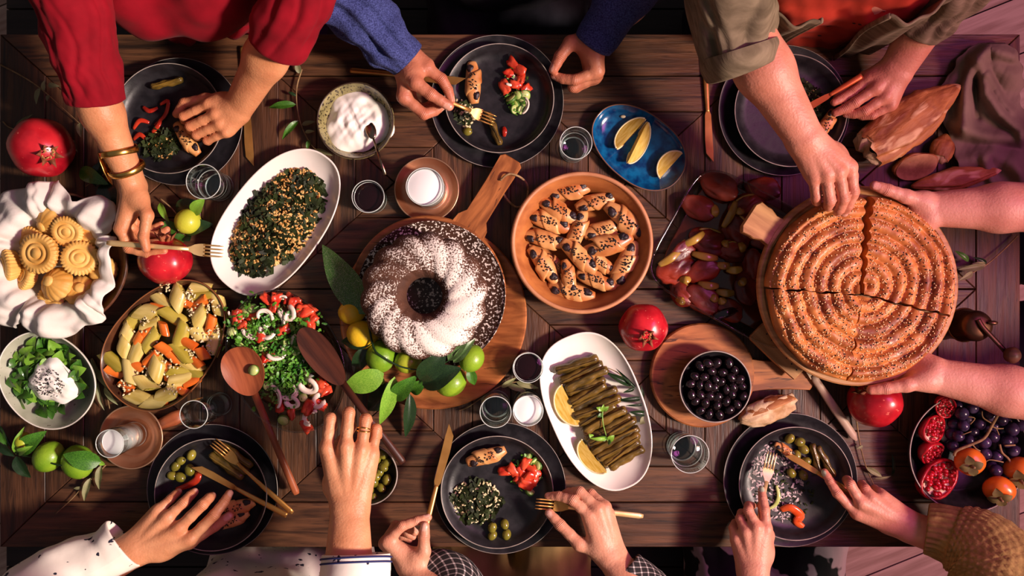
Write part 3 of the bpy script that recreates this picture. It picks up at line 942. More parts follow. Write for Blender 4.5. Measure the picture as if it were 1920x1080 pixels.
# --- bare-armed person at the end of the table carrying the pie
skin4 = skin_mat('skin_pink', (196, 134, 112), (214, 156, 134), (220, 160, 146))
d1 = dict(elbow=P(1985, 388, 150), wrist=P(1742, 392, 118), s=1.0, re=37,
    fingers=[pts((1690, 415, 92), (1650, 420, 84), (1625, 424, 84), (1605, 426, 86)),
             pts((1694, 430, 90), (1652, 438, 82), (1626, 444, 82), (1606, 446, 84)),
             pts((1700, 446, 90), (1660, 456, 82), (1635, 462, 82), (1617, 464, 84)),
             pts((1708, 460, 92), (1676, 472, 84), (1656, 478, 84), (1642, 480, 86))],
    thumb=pts((1730, 378, 126), (1698, 368, 136), (1664, 356, 138), (1640, 348, 136)))
d2 = dict(elbow=P(2000, 755, 140), wrist=P(1752, 704, 116), s=1.02, re=38,
    fingers=[pts((1690, 705, 92), (1650, 690, 84), (1625, 682, 84), (1606, 676, 86)),
             pts((1694, 688, 90), (1652, 672, 82), (1626, 664, 82), (1606, 660, 84)),
             pts((1700, 672, 90), (1660, 656, 82), (1635, 650, 82), (1617, 646, 84)),
             pts((1708, 660, 92), (1676, 645, 84), (1656, 638, 84), (1642, 634, 86))],
    thumb=pts((1736, 712, 124), (1700, 722, 126), (1662, 728, 120), (1634, 731, 114)))
p4 = make_person('person with bare forearms at the end of the table, carrying the pie board', skin4, [d1, d2],
    dict(x=1290, y=-10, dir='r', sh=[(1290, 160, 262), (1290, -180, 262)]), m_tan, m_dark, m_hair_b, True, 'top')
sleeve(p4, 'sleeve', m_tan, [(2480, 330, 262, 60), (2240, 360, 215, 56), (2090, 380, 170, 52)], seed=12)
sleeve(p4, 'sleeve', m_tan, [(2480, 765, 262, 60), (2240, 770, 215, 56), (2090, 768, 165, 52)], seed=13)

# --- person in a white printed shirt, near side
skin5 = skin_mat('skin_golden', (188, 126, 88), (212, 152, 112), (218, 162, 140))
e1 = dict(elbow=P(20, 1155, 150), wrist=P(246, 1034, 80), s=1.04, re=38,
    fingers=[pts((357, 1010, 78), (402, 965, 74), (420, 942, 60), (430, 925, 48)),
             pts((336, 990, 82), (380, 946, 80), (392, 934, 62), (398, 930, 46)),
             pts((314, 970, 78), (344, 943, 72), (357, 929, 58), (365, 922, 46)),
             pts((297, 956, 70), (320, 936, 62), (329, 927, 50), (335, 922, 40))],
    thumb=pts((300, 1034, 68), (356, 1016, 54), (402, 986, 46), (430, 967, 42)))
e2 = dict(elbow=P(650, 1205, 250), wrist=P(656, 958, 182), s=1.06, re=37,
    fingers=[pts((613, 838, 180), (620, 785, 172), (622, 790, 144), (625, 802, 122)),
             pts((648, 836, 186), (654, 774, 176), (656, 780, 146), (659, 794, 122)),
             pts((678, 842, 182), (686, 786, 172), (689, 790, 144), (692, 802, 122)),
             pts((698, 850, 172), (706, 804, 160), (708, 808, 136), (710, 818, 118))],
    thumb=pts((628, 916, 165), (622, 872, 145), (640, 830, 130), (660, 800, 122)))
p5 = make_person('person in a white printed shirt with a ring, reaching over the olives', skin5, [e1, e2],
    dict(x=-470, y=-612, dir=1, sh=[(-645, -610, 262), (-305, -610, 262)]), m_white, m_white, m_hair_b)
sleeve(p5, 'sleeve', m_white, [(184, 1280, 262, 64), (40, 1215, 195, 62), (55, 1120, 140, 58), (140, 1068, 112, 52), (200, 1040, 96, 47), (232, 1018, 86, 50)], folds=3.6, seed=14, flat=1.0)
sleeve(p5, 'sleeve', m_white, [(584, 1280, 262, 64), (640, 1205, 250, 60), (662, 1130, 228, 54), (668, 1075, 212, 51)], folds=2.4, seed=15)
sleeve(p5, 'turned_cuff', m_white, [(664, 1095, 217, 57), (667, 1066, 209, 57), (668, 1040, 203, 55)], folds=1.0, seed=16, sub=5)
m_stripe = M('navy_stripe', (28, 36, 88), .8)
fa_d = unit(P(656, 958, 182) - P(650, 1205, 250)); s_ = unit(np.cross(fa_d, np.array((0, 0, 1.)))); u_ = np.cross(s_, fa_d)
for k, pyy in enumerate((1047, 1056)):
    c_ = P(668, pyy, 205 + k * 2)
    mb = MB(); mb.tube([c_ + s_ * 56.6 * cos(a) + u_ * 56.6 * sin(a) for a in np.linspace(0, 2 * pi, 49)], 1.5, n=6, cap=False); mb.build('stripe', m_stripe, p5)
mb = MB()
c_ = P(682, 806, 177); dd = unit(P(686, 786, 172) - P(678, 842, 182)); s_ = unit(np.cross(dd, np.array((0, 0, 1.)))); u_ = np.cross(s_, dd)
for off in (-1.6, 1.6):
    mb.tube([c_ + dd * (off + 1.5 * sin(a) * np.sign(off)) + s_ * 11.0 * cos(a) + u_ * 11.0 * sin(a) for a in np.linspace(0, 2 * pi, 33)], 1.15, n=6, cap=False)
mb.build('ring', m_gold, p5)

# --- person in a checked shirt, near side
skin6 = skin_mat('skin_light', (196, 136, 108), (216, 160, 130), (222, 172, 152))
f1 = dict(elbow=P(870, 1165, 120), wrist=P(770, 1064, 66), s=.98, re=36,
    fingers=[pts((726, 1014, 78), (754, 986, 82), (782, 976, 80), (803, 970, 78)),
             pts((722, 1018, 60), (742, 986, 58), (764, 988, 52), (778, 998, 50)),
             pts((724, 1020, 44), (740, 994, 40), (760, 998, 36), (774, 1006, 36)),
             pts((730, 1022, 30), (744, 1004, 26), (758, 1006, 24), (768, 1012, 26))],
    thumb=pts((786, 1050, 78), (795, 1034, 86), (795, 1006, 90), (797, 986, 88)))
f2 = dict(elbow=P(1262, 1200, 150), wrist=P(1150, 1050, 76), s=1.0, re=36,
    fingers=[pts((1104, 966, 84), (1074, 938, 80), (1048, 930, 68), (1028, 930, 58)),
             pts((1120, 954, 84), (1087, 922, 72), (1066, 924, 56), (1052, 930, 44)),
             pts((1134, 950, 74), (1108, 926, 56), (1094, 932, 40), (1084, 940, 30)),
             pts((1140, 962, 60), (1124, 940, 44), (1112, 944, 32), (1102, 952, 24))],
    thumb=pts((1126, 1034, 74), (1086, 1020, 74), (1050, 984, 66), (1030, 962, 58)))
p6 = make_person('person in a black and white checked shirt and beige trousers with knife and fork', skin6, [f1, f2],
    dict(x=0, y=-700, dir=1, sh=[(-165, -700, 262), (165, -700, 262)]), M('checked_body', (34, 30, 32), .85, (60, 54, 54), 60), m_beige, m_hair_d)
sleeve(p6, 'sleeve', m_check, [(760, 1390, 262, 62), (850, 1240, 170, 60), (862, 1120, 92, 54), (838, 1082, 68, 46), (785, 1073, 58, 36)], folds=3, seed=17)
sleeve(p6, 'sleeve', m_check, [(1160, 1390, 262, 62), (1250, 1240, 180, 56), (1218, 1122, 100, 46), (1172, 1068, 78, 38)], folds=2.4, seed=18)

# --- person in an olive knit jumper, near side
skin7 = skin_mat('skin_rose', (196, 132, 108), (214, 154, 128), (186, 200, 168))
g1 = dict(elbow=P(1428, 1275, 150), wrist=P(1412, 1072, 84), s=.92, re=36,
    fingers=[pts((1436, 990, 86), (1434, 956, 80), (1430, 934, 70), (1428, 918, 62)),
             pts((1418, 988, 90), (1403, 957, 80), (1404, 948, 62), (1412, 948, 50)),
             pts((1398, 996, 84), (1388, 972, 72), (1390, 962, 56), (1400, 962, 46)),
             pts((1380, 1008, 74), (1374, 990, 62), (1378, 980, 50), (1388, 978, 42))],
    thumb=pts((1432, 1044, 72), (1440, 1004, 62), (1432, 970, 56), (1428, 946, 54)))
g2 = dict(elbow=P(1885, 1042, 140), wrist=P(1712, 992, 78), s=.94, re=36,
    fingers=[pts((1606, 962, 72), (1570, 925, 70), (1556, 902, 62), (1546, 885, 56)),
             pts((1614, 942, 82), (1594, 908, 80), (1588, 900, 58), (1590, 904, 42)),
             pts((1632, 932, 80), (1622, 916, 74), (1616, 908, 54), (1616, 912, 40)),
             pts((1654, 930, 70), (1648, 922, 62), (1640, 916, 46), (1636, 920, 36))],
    thumb=pts((1672, 985, 58), (1628, 968, 48), (1592, 940, 44), (1566, 912, 46)))
p7 = make_person('person in a chunky olive knit jumper and dark floral trousers with green nails', skin7, [g1, g2],
    dict(x=540, y=-705, dir=1, sh=[(375, -700, 262), (705, -700, 262)]), m_knit, m_floral, m_hair_b, True, 'jumper')
def knit(v, a, L_):
    rib = 4.0 * abs(sin(13 * a)) if v > .78 else 0
    st = 0 if v > .78 else 4.6 * abs(sin(17 * a + (int(L_ / 9) % 2) * 1.57)) * abs(sin(L_ / 9 * pi)) ** .5
    return rib + st + (4 if v < .8 else 0)
sleeve(p7, 'sleeve', m_knit, [(1814, 1380, 262, 74), (1892, 1240, 215, 78), (1880, 1110, 172, 76), (1842, 1036, 136, 64), (1788, 1004, 104, 49), (1738, 992, 84, 41)], n=140, sub=18, folds=4, fk=4, seed=19, fn=knit)
sleeve(p7, 'sleeve', m_knit, [(1375, 1390, 262, 70), (1420, 1290, 170, 60), (1424, 1190, 130, 46)], n=100, sub=16, folds=3, seed=20, fn=knit)
# ------------------------------------------------------------------ tableware
m_black = M('black_stoneware', (24, 23, 26), .36, (34, 32, 36), 60, bump=.06, bscale=300, r2=.46)
m_rim = M('worn_rim', (134, 124, 116), .4, (170, 160, 150), 60)
m_white_c = M('white_glaze', (226, 220, 208), .22, (236, 231, 222), 8, coat=.3)
def thin_glass(name, tint, ior):
    """thin-walled glass: straight-through transmission plus Fresnel reflection"""
    m = bpy.data.materials.new(name); m.use_nodes = True
    N, L = m.node_tree.nodes, m.node_tree.links
    N.remove(N['Principled BSDF'])
    tr = N.new('ShaderNodeBsdfTransparent'); tr.inputs[0].default_value = (*tint, 1)
    gl = N.new('ShaderNodeBsdfGlossy'); gl.inputs['Roughness'].default_value = .03
    lw = N.new('ShaderNodeLayerWeight'); lw.inputs[0].default_value = .5
    pw = N.new('ShaderNodeMath'); pw.operation = 'POWER'; pw.inputs[1].default_value = 2.2
    L.new(lw.outputs['Facing'], pw.inputs[0])
    fr = N.new('ShaderNodeMath'); fr.operation = 'MULTIPLY_ADD'; fr.inputs[1].default_value = .85; fr.inputs[2].default_value = (ior - 1) ** 2 / (ior + 1) ** 2
    L.new(pw.outputs[0], fr.inputs[0])
    mx = N.new('ShaderNodeMixShader')
    L.new(fr.outputs[0], mx.inputs[0]); L.new(tr.outputs[0], mx.inputs[1]); L.new(gl.outputs[0], mx.inputs[2])
    L.new(mx.outputs[0], N['Material Output'].inputs[0])
    return m
m_glass = thin_glass('clear_glass', (.93, .96, .95), 1.6)
m_glass_glint = M('glass_glint', (196, 206, 200), .08, spec=1.0)  # pale colour painting the bright highlights along glass edges
m_water = thin_glass('water', (.92, .95, .95), 1.4)
m_milk = M('cloudy_drink', (238, 238, 236), .25, sss=.2, sssr=(1, 1, 1))
m_wine = M('dark_drink', (26, 8, 12), .04, spec=.6)
m_copper = M('copper', (182, 116, 84), .36, (206, 144, 108), 14, metal=.85, bump=.2, bscale=40)
m_silver = M('spoon_metal', (150, 132, 110), .25, metal=1.0)
m_board1 = M('olive_wood', (120, 66, 32), .42, (176, 108, 58), 7, (1.2, 7, 2), bump=.12, rand=.05, c3=(74, 38, 20), s3=18, r3=(.62, .72), dist=1.2)
m_board2 = M('oak_board', (150, 100, 58), .5, (196, 146, 94), 8, (1, 10, 2), bump=.2, dist=.4)
m_bowlw = M('bowl_wood', (148, 84, 42), .45, (182, 114, 60), 8, (1, 5, 5), bump=.1)
m_dkw = M('dark_wood', (60, 34, 22), .5, (94, 54, 32), 9, (1, 9, 3), bump=.2)
m_redw = M('cherry_wood', (120, 58, 34), .42, (160, 86, 52), 9, (1, 9, 3), bump=.2)

def ring_tube(mb, r, z, w, n=72, c=(0, 0)):
    mb.tube([(c[0] + r * cos(a), c[1] + r * sin(a), z) for a in np.linspace(0, 2 * pi, n + 1)], w, n=6, cap=False)
def round_plate(name, label, px, py, r, h, z0=0.0, wall=16, mat=m_black, cat='plate', rimmat=m_rim, rimw=.9, group=None):
    """flat plate with a rolled wall; the pixel is the rim circle's centre"""
    t = T(name, label, cat, px, py, z0 + h, group=group); t.location.z = TZ + z0 / 1000
    rr = r * (H - z0 - h) / H
    mb = MB()
    mb.lathe([(0, .5), (rr * .55, .5), (rr * .6, 0), (rr * .66, .3), (rr - wall * .45, h * .32), (rr - 1.2, h - 1), (rr - 1.2, h + .4), (rr - 3.6, h - .6),
              (rr - wall * .62, h * .5 + 1), (rr - wall, 6.5), (rr - wall - 12, 4.6), (0, 4.2)], 96)
    mb.build('dish', mat, t)
    mb = MB(); ring_tube(mb, rr - 1.8, h + .2, rimw, 96); mb.build('rim', rimmat, t)
    return t
PL = {'A': ((315, 222, 105), (335, 228, 121), 'by the red blouse'), 'B': ((936, 184, 104), (932, 190, 126), 'by the navy jumper'),
      'C': ((1483, 207, 107), (1470, 207, 124), 'under the olive linen sleeve'), 'D': ((395, 928, 107), (398, 918, 124), 'by the white printed shirt'),
      'E': ((932, 923, 107), (937, 915, 125), 'by the checked shirt'), 'F': ((1492, 907, 108), (1482, 900, 127), 'by the olive knit jumper')}
for k_, (pi_, pc_, wh) in PL.items():
    round_plate('charger_plate', 'wide black charger under the dinner plate ' + wh, *pc_, 14, wall=20, rimw=.55)
    round_plate('dinner_plate', 'black dinner plate with pale rim on the charger ' + wh, *pi_, 26, z0=6, wall=18)

def oval_dish(name, label, cat, px, py, outl, h, mat, z0=0, wall=26, rimmat=None, th=4, parts=None, inner=None):
    t = T(name, label, cat, px, py, z0 + h); t.location.z = TZ + z0 / 1000
    k = (H - z0 - h) / H
    o = [(x * k, y * k) for x, y in outl]
    mb = MB()
    mb.dish(o, [(wall * 1.25, 0), (wall * .9, h * .12), (wall * .35, h * .55), (0, h - 1), (.6, h + .6), (th * .8, h + .2), (th, h - 1.4), (wall * .5 + th, h * .5), (wall + th, h * .2 + 2), (wall * 1.9 + th, h * .1 + 3)])
    mb.build('dish', mat, t)
    if rimmat:
        mb = MB()
        q = [tuple(np.array(p) * (1 - 1.6 / np.linalg.norm(p))) for p in o]
        q.append(q[0]); mb.tube([(*p, h + .2) for p in q], 1.2, n=6, cap=False); mb.build('rim', rimmat, t)
    return t
oval_dish('serving_platter', 'white oval platter heaped with rice and dark greens', 'platter', 518, 414, ell_outline(152, 90, 80, 2.35, -.06, R(53), .008, 3), 30, m_white_c, wall=34)
oval_dish('serving_platter', 'white oval platter of stuffed vine leaves and lemon wedges', 'platter', 1121, 772, ell_outline(154, 89, 80, 2.4, .08, R(112), .006, 5), 26, m_white_c, wall=32)
m_blue = M('blue_glaze', (8, 42, 92), .12, (14, 96, 146), 60, coat=.5, r2=.2)
m_brown_rim = M('bare_clay_rim', (120, 84, 62), .6)
oval_dish('blue_plate', 'glossy blue oval plate holding three lemon wedges', 'plate', 1197, 275, ell_outline(98, 66, 72, 2.2, .06, R(-38)), 20, m_blue, wall=20, rimmat=m_brown_rim)
m_sage = M('sage_glaze', (150, 154, 132), .3, (176, 178, 158), 30, c3=(110, 108, 88), s3=120, r3=(.68, .72))
m_sage_in = m_sage
oval_dish('salad_bowl', 'pale sage stoneware bowl of greens and yoghurt', 'bowl', 86, 712, ell_outline(98, 84, 72, 2.1, .05, R(-45)), 48, m_sage, wall=30, rimmat=m_white_c)
m_tobacco = M('brown_glaze', (44, 28, 20), .25, (86, 52, 32), 20, coat=.4)
oval_dish('vegetable_dish', 'brown glazed oval dish of leeks and carrots', 'dish', 309, 645, ell_outline(136, 96, 80, 2.2, -.10, R(50)), 46, m_tobacco, wall=24, rimmat=M('amber_rim', (134, 84, 48), .3))
# glass salad bowl
def glass_dish(name, label, cat, px, py, outl, h, wall, z0=0):
    t = T(name, label, cat, px, py, z0 + h); t.location.z = TZ
    k = (H - h) / H
    o = [(x * k, y * k) for x, y in outl]
    mb = MB()
    mb.dish(o, [(wall * 1.3, 0), (wall * .8, 1), (wall * .3, h * .5), (0, h - 2), (.5, h), (3.5, h), (4, h - 2), (wall * .3 + 4, h * .5), (wall * .8 + 4, 6), (wall * 1.4 + 4, 5)])
    mb.build('glass', m_glass, t)
    return t
glass_dish('glass_bowl', 'clear glass bowl of chopped tomato and onion salad', 'bowl', 535, 678, ell_outline(140, 106, 80, 2.0, 0, R(115)), 62, 34)
glass_dish('baking_dish', 'clear glass baking dish of roast peppers beside the pie', 'baking dish', 1400, 486, ell_outline(160, 128, 96, 5.5, 0, R(-29)), 55, 16)

m_speck = M('speckled_glaze', (112, 106, 66), .25, (146, 138, 92), 40, c3=(36, 28, 18), s3=190, r3=(.54, .62), coat=.4)
def bowl(name, label, px, py, r, h, mat, z0=0, th=4, rimmat=None, cat='bowl', foot=.5, flatin=.62, rimw=1.3):
    t = T(name, label, cat, px, py, z0 + h); t.location.z = TZ + z0 / 1000
    rr = r * (H - z0 - h) / H
    mb = MB()
    mb.lathe([(0, 0), (rr * foot, 0), (rr * (foot + .14), 2), (rr * .84, h * .3), (rr * .96, h * .7), (rr, h - 1), (rr - th * .3, h + .3), (rr - th * .8, h), (rr - th, h - 1.5),
              (rr * .92 - th, h * .65), (rr * .8 - th, h * .28 + 3), (rr * flatin - th, 6), (0, 5)], 96)
    mb.build('dish', mat, t)
    if rimmat:
        mb = MB(); ring_tube(mb, rr - th * .5, h, rimw, 96); mb.build('rim', rimmat, t)
    return t
bowl('yoghurt_bowl', 'speckled green glazed bowl of thick white yoghurt', 666, 226, 73, 46, m_speck, rimmat=M('dark_rim', (60, 46, 34), .35))
bowl('wooden_bowl', 'large wooden bowl of seeded cheese pastries', 1091, 455, 134, 52, m_bowlw, th=9, foot=.7, flatin=.9, rimmat=M('bowl_rim_wood', (176, 118, 80), .5, (194, 136, 96), 30), rimw=4.2)
bowl('olive_bowl', 'black bowl of green olives under the ringed hand', 688, 890, 58, 34, m_black, rimmat=m_rim, th=3)
bowl('olive_bowl', 'black bowl of shiny black olives on a round board', 1341, 725, 68, 40, m_black, z0=19, rimmat=m_rim, th=3)
bowl('fruit_bowl', 'black bowl of grapes, pomegranate and persimmons', 1817, 850, 113, 50, m_black, rimmat=m_rim, th=4, flatin=.75)

# ---- boards
def board(name, label, px, py, r, th, z0, mat, handle=None, lip=0, cat='board'):
    """round board; handle = (angle, length, w0, w1, bend)"""
    t = T(name, label, cat, px, py, z0 + th); t.location.z = TZ + z0 / 1000
    rr = r * (H - z0 - th) / H
    mb = MB()
    pr = [(0, 0), (rr - 3, 0), (rr, 3), (rr, th - 2.5), (rr - 2.5, th)]
    if lip: pr += [(rr - 9, th), (rr - 13, th - lip), (0, th - lip)]
    else: pr += [(0, th)]
    mb.lathe(pr, 96); mb.build('board', mat, t, smooth='auto')
    if handle:
        a, L_, w0, w1 = handle[:4]
        o = []
        for s_ in (1, -1):
            row = [(rr - 14, w0 / 2), (rr + 10, w0 / 2 * .92), (rr + 22, w1 / 2 * 1.05), (rr + L_ * .6, w1 / 2), (rr + L_ - 5, w1 / 2 * 1.08), (rr + L_, w1 / 2 * .8)]
            row = [(x, s_ * y) for x, y in row]
            o += row if s_ < 0 else row
        top = [(rr - 14, w0 / 2), (rr + 10, w0 / 2 * .9), (rr + 24, w1 / 2 * 1.02), (rr + L_ * .6, w1 / 2), (rr + L_ - 6, w1 / 2 * 1.06), (rr + L_, w1 / 2 * .75)]
        o = [(x, -y) for x, y in top] + [(x, y) for x, y in top[::-1]]
        mb = MB(); mb.prism(o, 1.5, th - .8, 2.0)
        mb.build('handle', mat, t, rot=(0, 0, a), smooth='auto')
    return t
board('round_tray', 'large round olive wood tray at the bottom of the cake stack', 812, 592, 176, 16, 0, m_board1, lip=3, cat='tray')
cake_board = board('paddle_board', 'round brown paddle board with a long handle under the cake plate', 802, 551, 147, 14, 18, m_board1, handle=(R(58), 150, 70, 42))
board('round_board', 'round chestnut wooden board with a short handle under black olives', 1318, 704, 98, 18, 0, m_board1, handle=(R(0), 108, 62, 52))
pie_board = board('pie_board', 'round carved wooden board with square handle, lifted under the pie', 1610, 536, 188, 16, 96, m_board2, handle=(R(147), 52, 56, 60), lip=4)
m_sugarplate = M('sugared_dark_plate', (52, 34, 26), .4, (74, 48, 36), 14, c3=(232, 222, 210), s3=210, r3=(.56, .60))
round_plate('cake_plate', 'dark brown plate dusted with sugar under the ring cake', 808, 554, 141, 16, z0=32, mat=m_sugarplate, rimmat=m_sugarplate, wall=20)
# rope loop through the paddle handle
mb = MB(); mb.tube(catmull([P(938, 338, 34), P(955, 326, 40), P(978, 334, 30), P(990, 352, 8), P(985, 380, 4), P(968, 388, 6), P(948, 370, 16), P(936, 345, 30)], 6), 2.0, n=7)
rp = mb.build('rope_loop', M('jute', (120, 92, 60), .9, (160, 130, 90), 200, bump=.4)); rp.location = (0, 0, TZ); tag(rp, 'jute rope loop tied to the cake board handle', 'rope')

# ---- copper saucers
def saucer(label, px, py, r, handle=None):
    t = T('copper_saucer', label, 'saucer', px, py, 16); t.location.z = TZ
    mb = MB(); rr = r * .99
    mb.lathe([(0, 0), (rr * .55, 0), (rr * .85, 6), (rr, 16), (rr - 1, 17), (rr - 3, 16), (rr * .84, 9), (rr * .62, 5), (rr * .6, 7), (rr * .56, 5), (0, 4)], 72)
    mb.build('dish', m_copper, t)
    mb = MB(); ring_tube(mb, rr - 1.5, 16.6, 1.4); mb.build('rim', M('copper_rim', (190, 150, 120), .35, metal=.7), t)
    if handle is not None:
        mb = MB(); mb.tube([(rr - 6, 0, 12), (rr + 12, 0, 13), (rr + 26, 0, 13), (rr + 44, 0, 12)], [10, 12, 14, 11], n=12, flat=.45); mb.build('handle', m_redw, t, rot=(0, 0, handle))
    return t
saucer('copper saucer with rolled rim under the middle cloudy drink', 800, 355, 61)
saucer('copper saucer with a wooden handle beside the green limes', 246, 820, 60, R(24))

# ---- glasses
def glass(label, px, py, h, rt, rb=None, fill=None, mat=None, z0=0, name='drinking_glass', cat='glass'):
    """px, py = foot of the glass"""
    rb = rb or rt * .8
    t = T(name, label, cat, px, py, z0)
    rt_ = rt * (H - z0 - h) / H
    f = lambda z: rb + (rt_ - rb) * (z / h)
    mb = MB()
    mb.lathe([(0, 0), (rb - 2, 0), (rb, 2), (f(h * .5), h * .5), (rt_, h - .8), (rt_ - .7, h), (rt_ - 1.6, h - .8), (f(h * .5) - 1.9, h * .5), (f(12) - 2.2, 12), (f(8) - 4, 9), (0, 8.5)], 56)
    mb.build('glass', m_glass, t)
    mb = MB(); ring_tube(mb, rt_ - .8, h - .3, .8, 56); mb.build('rim', m_glass_glint, t)  # highlight on the lip, drawn as a pale ring
    mb = MB(); ring_tube(mb, rb - 1.4, 1.4, 1.1, 48); ring_tube(mb, f(9) - 4.2, 9.2, .6, 48); mb.build('foot_glint', m_glass_glint, t)  # highlights in the base, drawn as pale rings
    if fill:
        z1 = h * fill
        mb = MB(); ring_tube(mb, f(z1) - 2.4, z1, .5, 48); mb.build('waterline_glint', m_glass_glint, t)  # bright line where the drink meets the wall, painted as a ring
        mb = MB()
        mb.lathe([(0, 9.2), (f(10) - 4.6, 9.8), (f(13) - 2.5, 13), (f(z1) - 2.15, z1 - .4), (f(z1) - 2.6, z1), (0, z1)], 48)
        mb.build('drink', mat, t)
    return t
glass('clear glass of water beside the fist holding a pastry', 412, 351, 80, 33, 27, .45, m_water)
glass('tall narrow clear glass beside the leek dish', 414, 757, 128, 27, 22, .12, m_water)
glass('glass of cloudy white drink on the handled copper saucer', 252, 814, 92, 27, 24, .8, m_milk, z0=6)
glass('short water glass between the navy jumper plate and blue plate', 1074, 281, 72, 31, 25, .5, m_water)
glass('glass of cloudy white drink on the middle copper saucer', 806, 361, 88, 36, 32, .93, m_milk, z0=6)
glass('short glass of dark drink below the yoghurt bowl', 699, 374, 50, 31, 27, .8, m_wine)
glass('short glass of dark drink above the vine leaf platter', 989, 684, 55, 29, 26, .82, m_wine)
glass('clear glass of water above the checked shirt plate', 931, 757, 100, 30, 26, .5, m_water)
glass('glass of cloudy white drink next to the vine leaf platter', 988, 755, 100, 29, 26, .88, m_milk)
glass('ribbed water glass below the round board of black olives', 1277, 836, 76, 36, 28, .55, m_water)

# ---- cutlery
m_gilt = M('gilt_metal', (196, 142, 74), .36, (220, 166, 94), 30, metal=.8)
m_cuc = M('copper_cutlery', (196, 92, 52), .35, (212, 110, 66), 30, metal=.6)
m_palegilt = M('pale_gilt', (226, 190, 128), .34, (240, 208, 150), 30, metal=.55)
def axis_thing(name, label, cat, p0, p1, up=(0, 0, 1)):
    p0, p1 = np.array(p0), np.array(p1)
    d = unit(p1 - p0); u = np.array(up, float); u = unit(u - d * (u @ d)); w = np.cross(u, d)
    o = bpy.data.objects.new(name, None); o.empty_display_size = .02; col.objects.link(o)
    m = Matrix(((d[0], w[0], u[0], p0[0] / 1000), (d[1], w[1], u[1], p0[1] / 1000), (d[2], w[2], u[2], TZ + p0[2] / 1000), (0, 0, 0, 1)))
    o.matrix_world = m
    tag(o, label, cat)
    return o, float(np.linalg.norm(p1 - p0))
def fork(label, p0, p1, mat=m_gilt, w=21, up=(0, 0, 1), hm=None):
    t, L_ = axis_thing('fork', label, 'fork', p0, p1, up)
    k = L_ / 200
    mb = MB(); mb.tube([(0, 0, 0), (8 * k, 0, 0), (60 * k, 0, 1.5), (110 * k, 0, 1), (140 * k, 0, 1)], [3.5, 5.4, 5.0, 3.4, 3.6], n=10, flat=.45); mb.build('handle', hm or mat, t)
    mb = MB()
    xs = [138, 143, 149, 155, 160, 166]; ws = [3.4, 5, w * .40, w * .47, w * .5, w * .5]; zs = [1, .3, -1.2, -2.2, -2.6, -2.4]
    RR = [[(x * k, -q, z - .8), (x * k, q, z - .8), (x * k, q, z + .8), (x * k, -q, z + .8)] for x, q, z in zip(xs, ws, zs)]
    mb.rings(RR); mb.build('head', mat, t, smooth='auto')
    for i in range(4):
        y = (i - 1.5) * (w - 3.4) / 3
        mb = MB(); mb.tube([(164 * k, y, -2.4), (178 * k, y, -1.6), (192 * k, y, .2), (200 * k, y * .97, 1.6)], [1.75, 1.7, 1.4, .7], n=6, flat=.7); mb.build('tine', mat, t)
    return t
def knife(label, p0, p1, mat=m_gilt, w=17, up=(0, 0, 1), hm=None, hl=.55):
    t, L_ = axis_thing('table_knife', label, 'knife', p0, p1, up)
    mb = MB(); mb.tube([(0, 0, 0), (4, 0, 0), (L_ * hl * .5, 0, 0), (L_ * hl - 4, 0, 0), (L_ * hl, 0, 0)], [4.8, 5.6, 5.2, 3.8, 3.4], n=10, flat=.55); mb.build('handle', hm or mat, t)
    x0 = L_ * hl - 3
    o = [(x0, -3), (x0 + 8, -w * .36), (L_ * .8, -w * .5), (L_ * .92, -w * .44), (L_, w * .36), (L_ * .9, w * .42), (x0 + 8, w * .36), (x0, 3)]
    mb = MB(); mb.prism(o, -.9, .9, .4); mb.build('blade', mat, t, smooth=False)
    return t
fork('gold fork held by the person in red', P(200, 455, 97), P(420, 472, 88), m_palegilt, 22)
fork('copper-gold fork held by the person in navy', P(775, 162, 92), P(928, 227, 38), m_gilt, 21)
fork('gold fork lying across the white printed shirt plate', P(549, 962, 26), P(400, 828, 36), m_gilt, 20)
knife('gold knife lying across the white printed shirt plate', P(538, 967, 28), P(361, 872, 36), m_gilt, 14)
fork('gold fork with a pale handle held by the person in checks', P(1206, 968, 36), P(1004, 944, 56), m_gilt, 21, hm=m_palegilt)
knife('gold knife held upright by the person in checks', P(782, 1052, 84), P(848, 796, 42), m_gilt, 17)
fork('gold fork in the hand with pale green nails', P(1412, 1030, 66), P(1448, 848, 36), m_palegilt, 20)
knife('thin gold knife under the finger with the green nail', P(1606, 930, 60), P(1474, 851, 34), m_gilt, 13)
knife('copper knife held by the person in olive linen', P(1616, 142, 62), P(1506, 208, 36), m_cuc, 14)
knife('gold knife on the wood under the red-sleeved arm', P(455, 88, 4), P(470, 312, 4), m_gilt, 17)
knife('gold knife passing under the navy sleeve', P(657, 132, 5), P(872, 153, 44), m_gilt, 17)
knife('gold knife on the wood left of the linen sleeve plate', P(1321, 96, 4), P(1332, 304, 4), m_gilt, 16)
# teaspoon in the yoghurt
t, L_ = axis_thing('teaspoon', 'slim metal teaspoon standing in the yoghurt bowl', 'spoon', P(722, 328, 58), P(690, 228, 34))
mb = MB(); mb.tube([(0, 0, 0), (L_ * .3, 0, 1), (L_ * .68, 0, 0)], [3.2, 2.6, 2], n=8, flat=.6); mb.build('handle', m_silver, t)
mb = MB(); mb.ell((L_ * .84, 0, 0), (L_ * .17, 10, 4)); mb.build('spoon_bowl', m_silver, t)
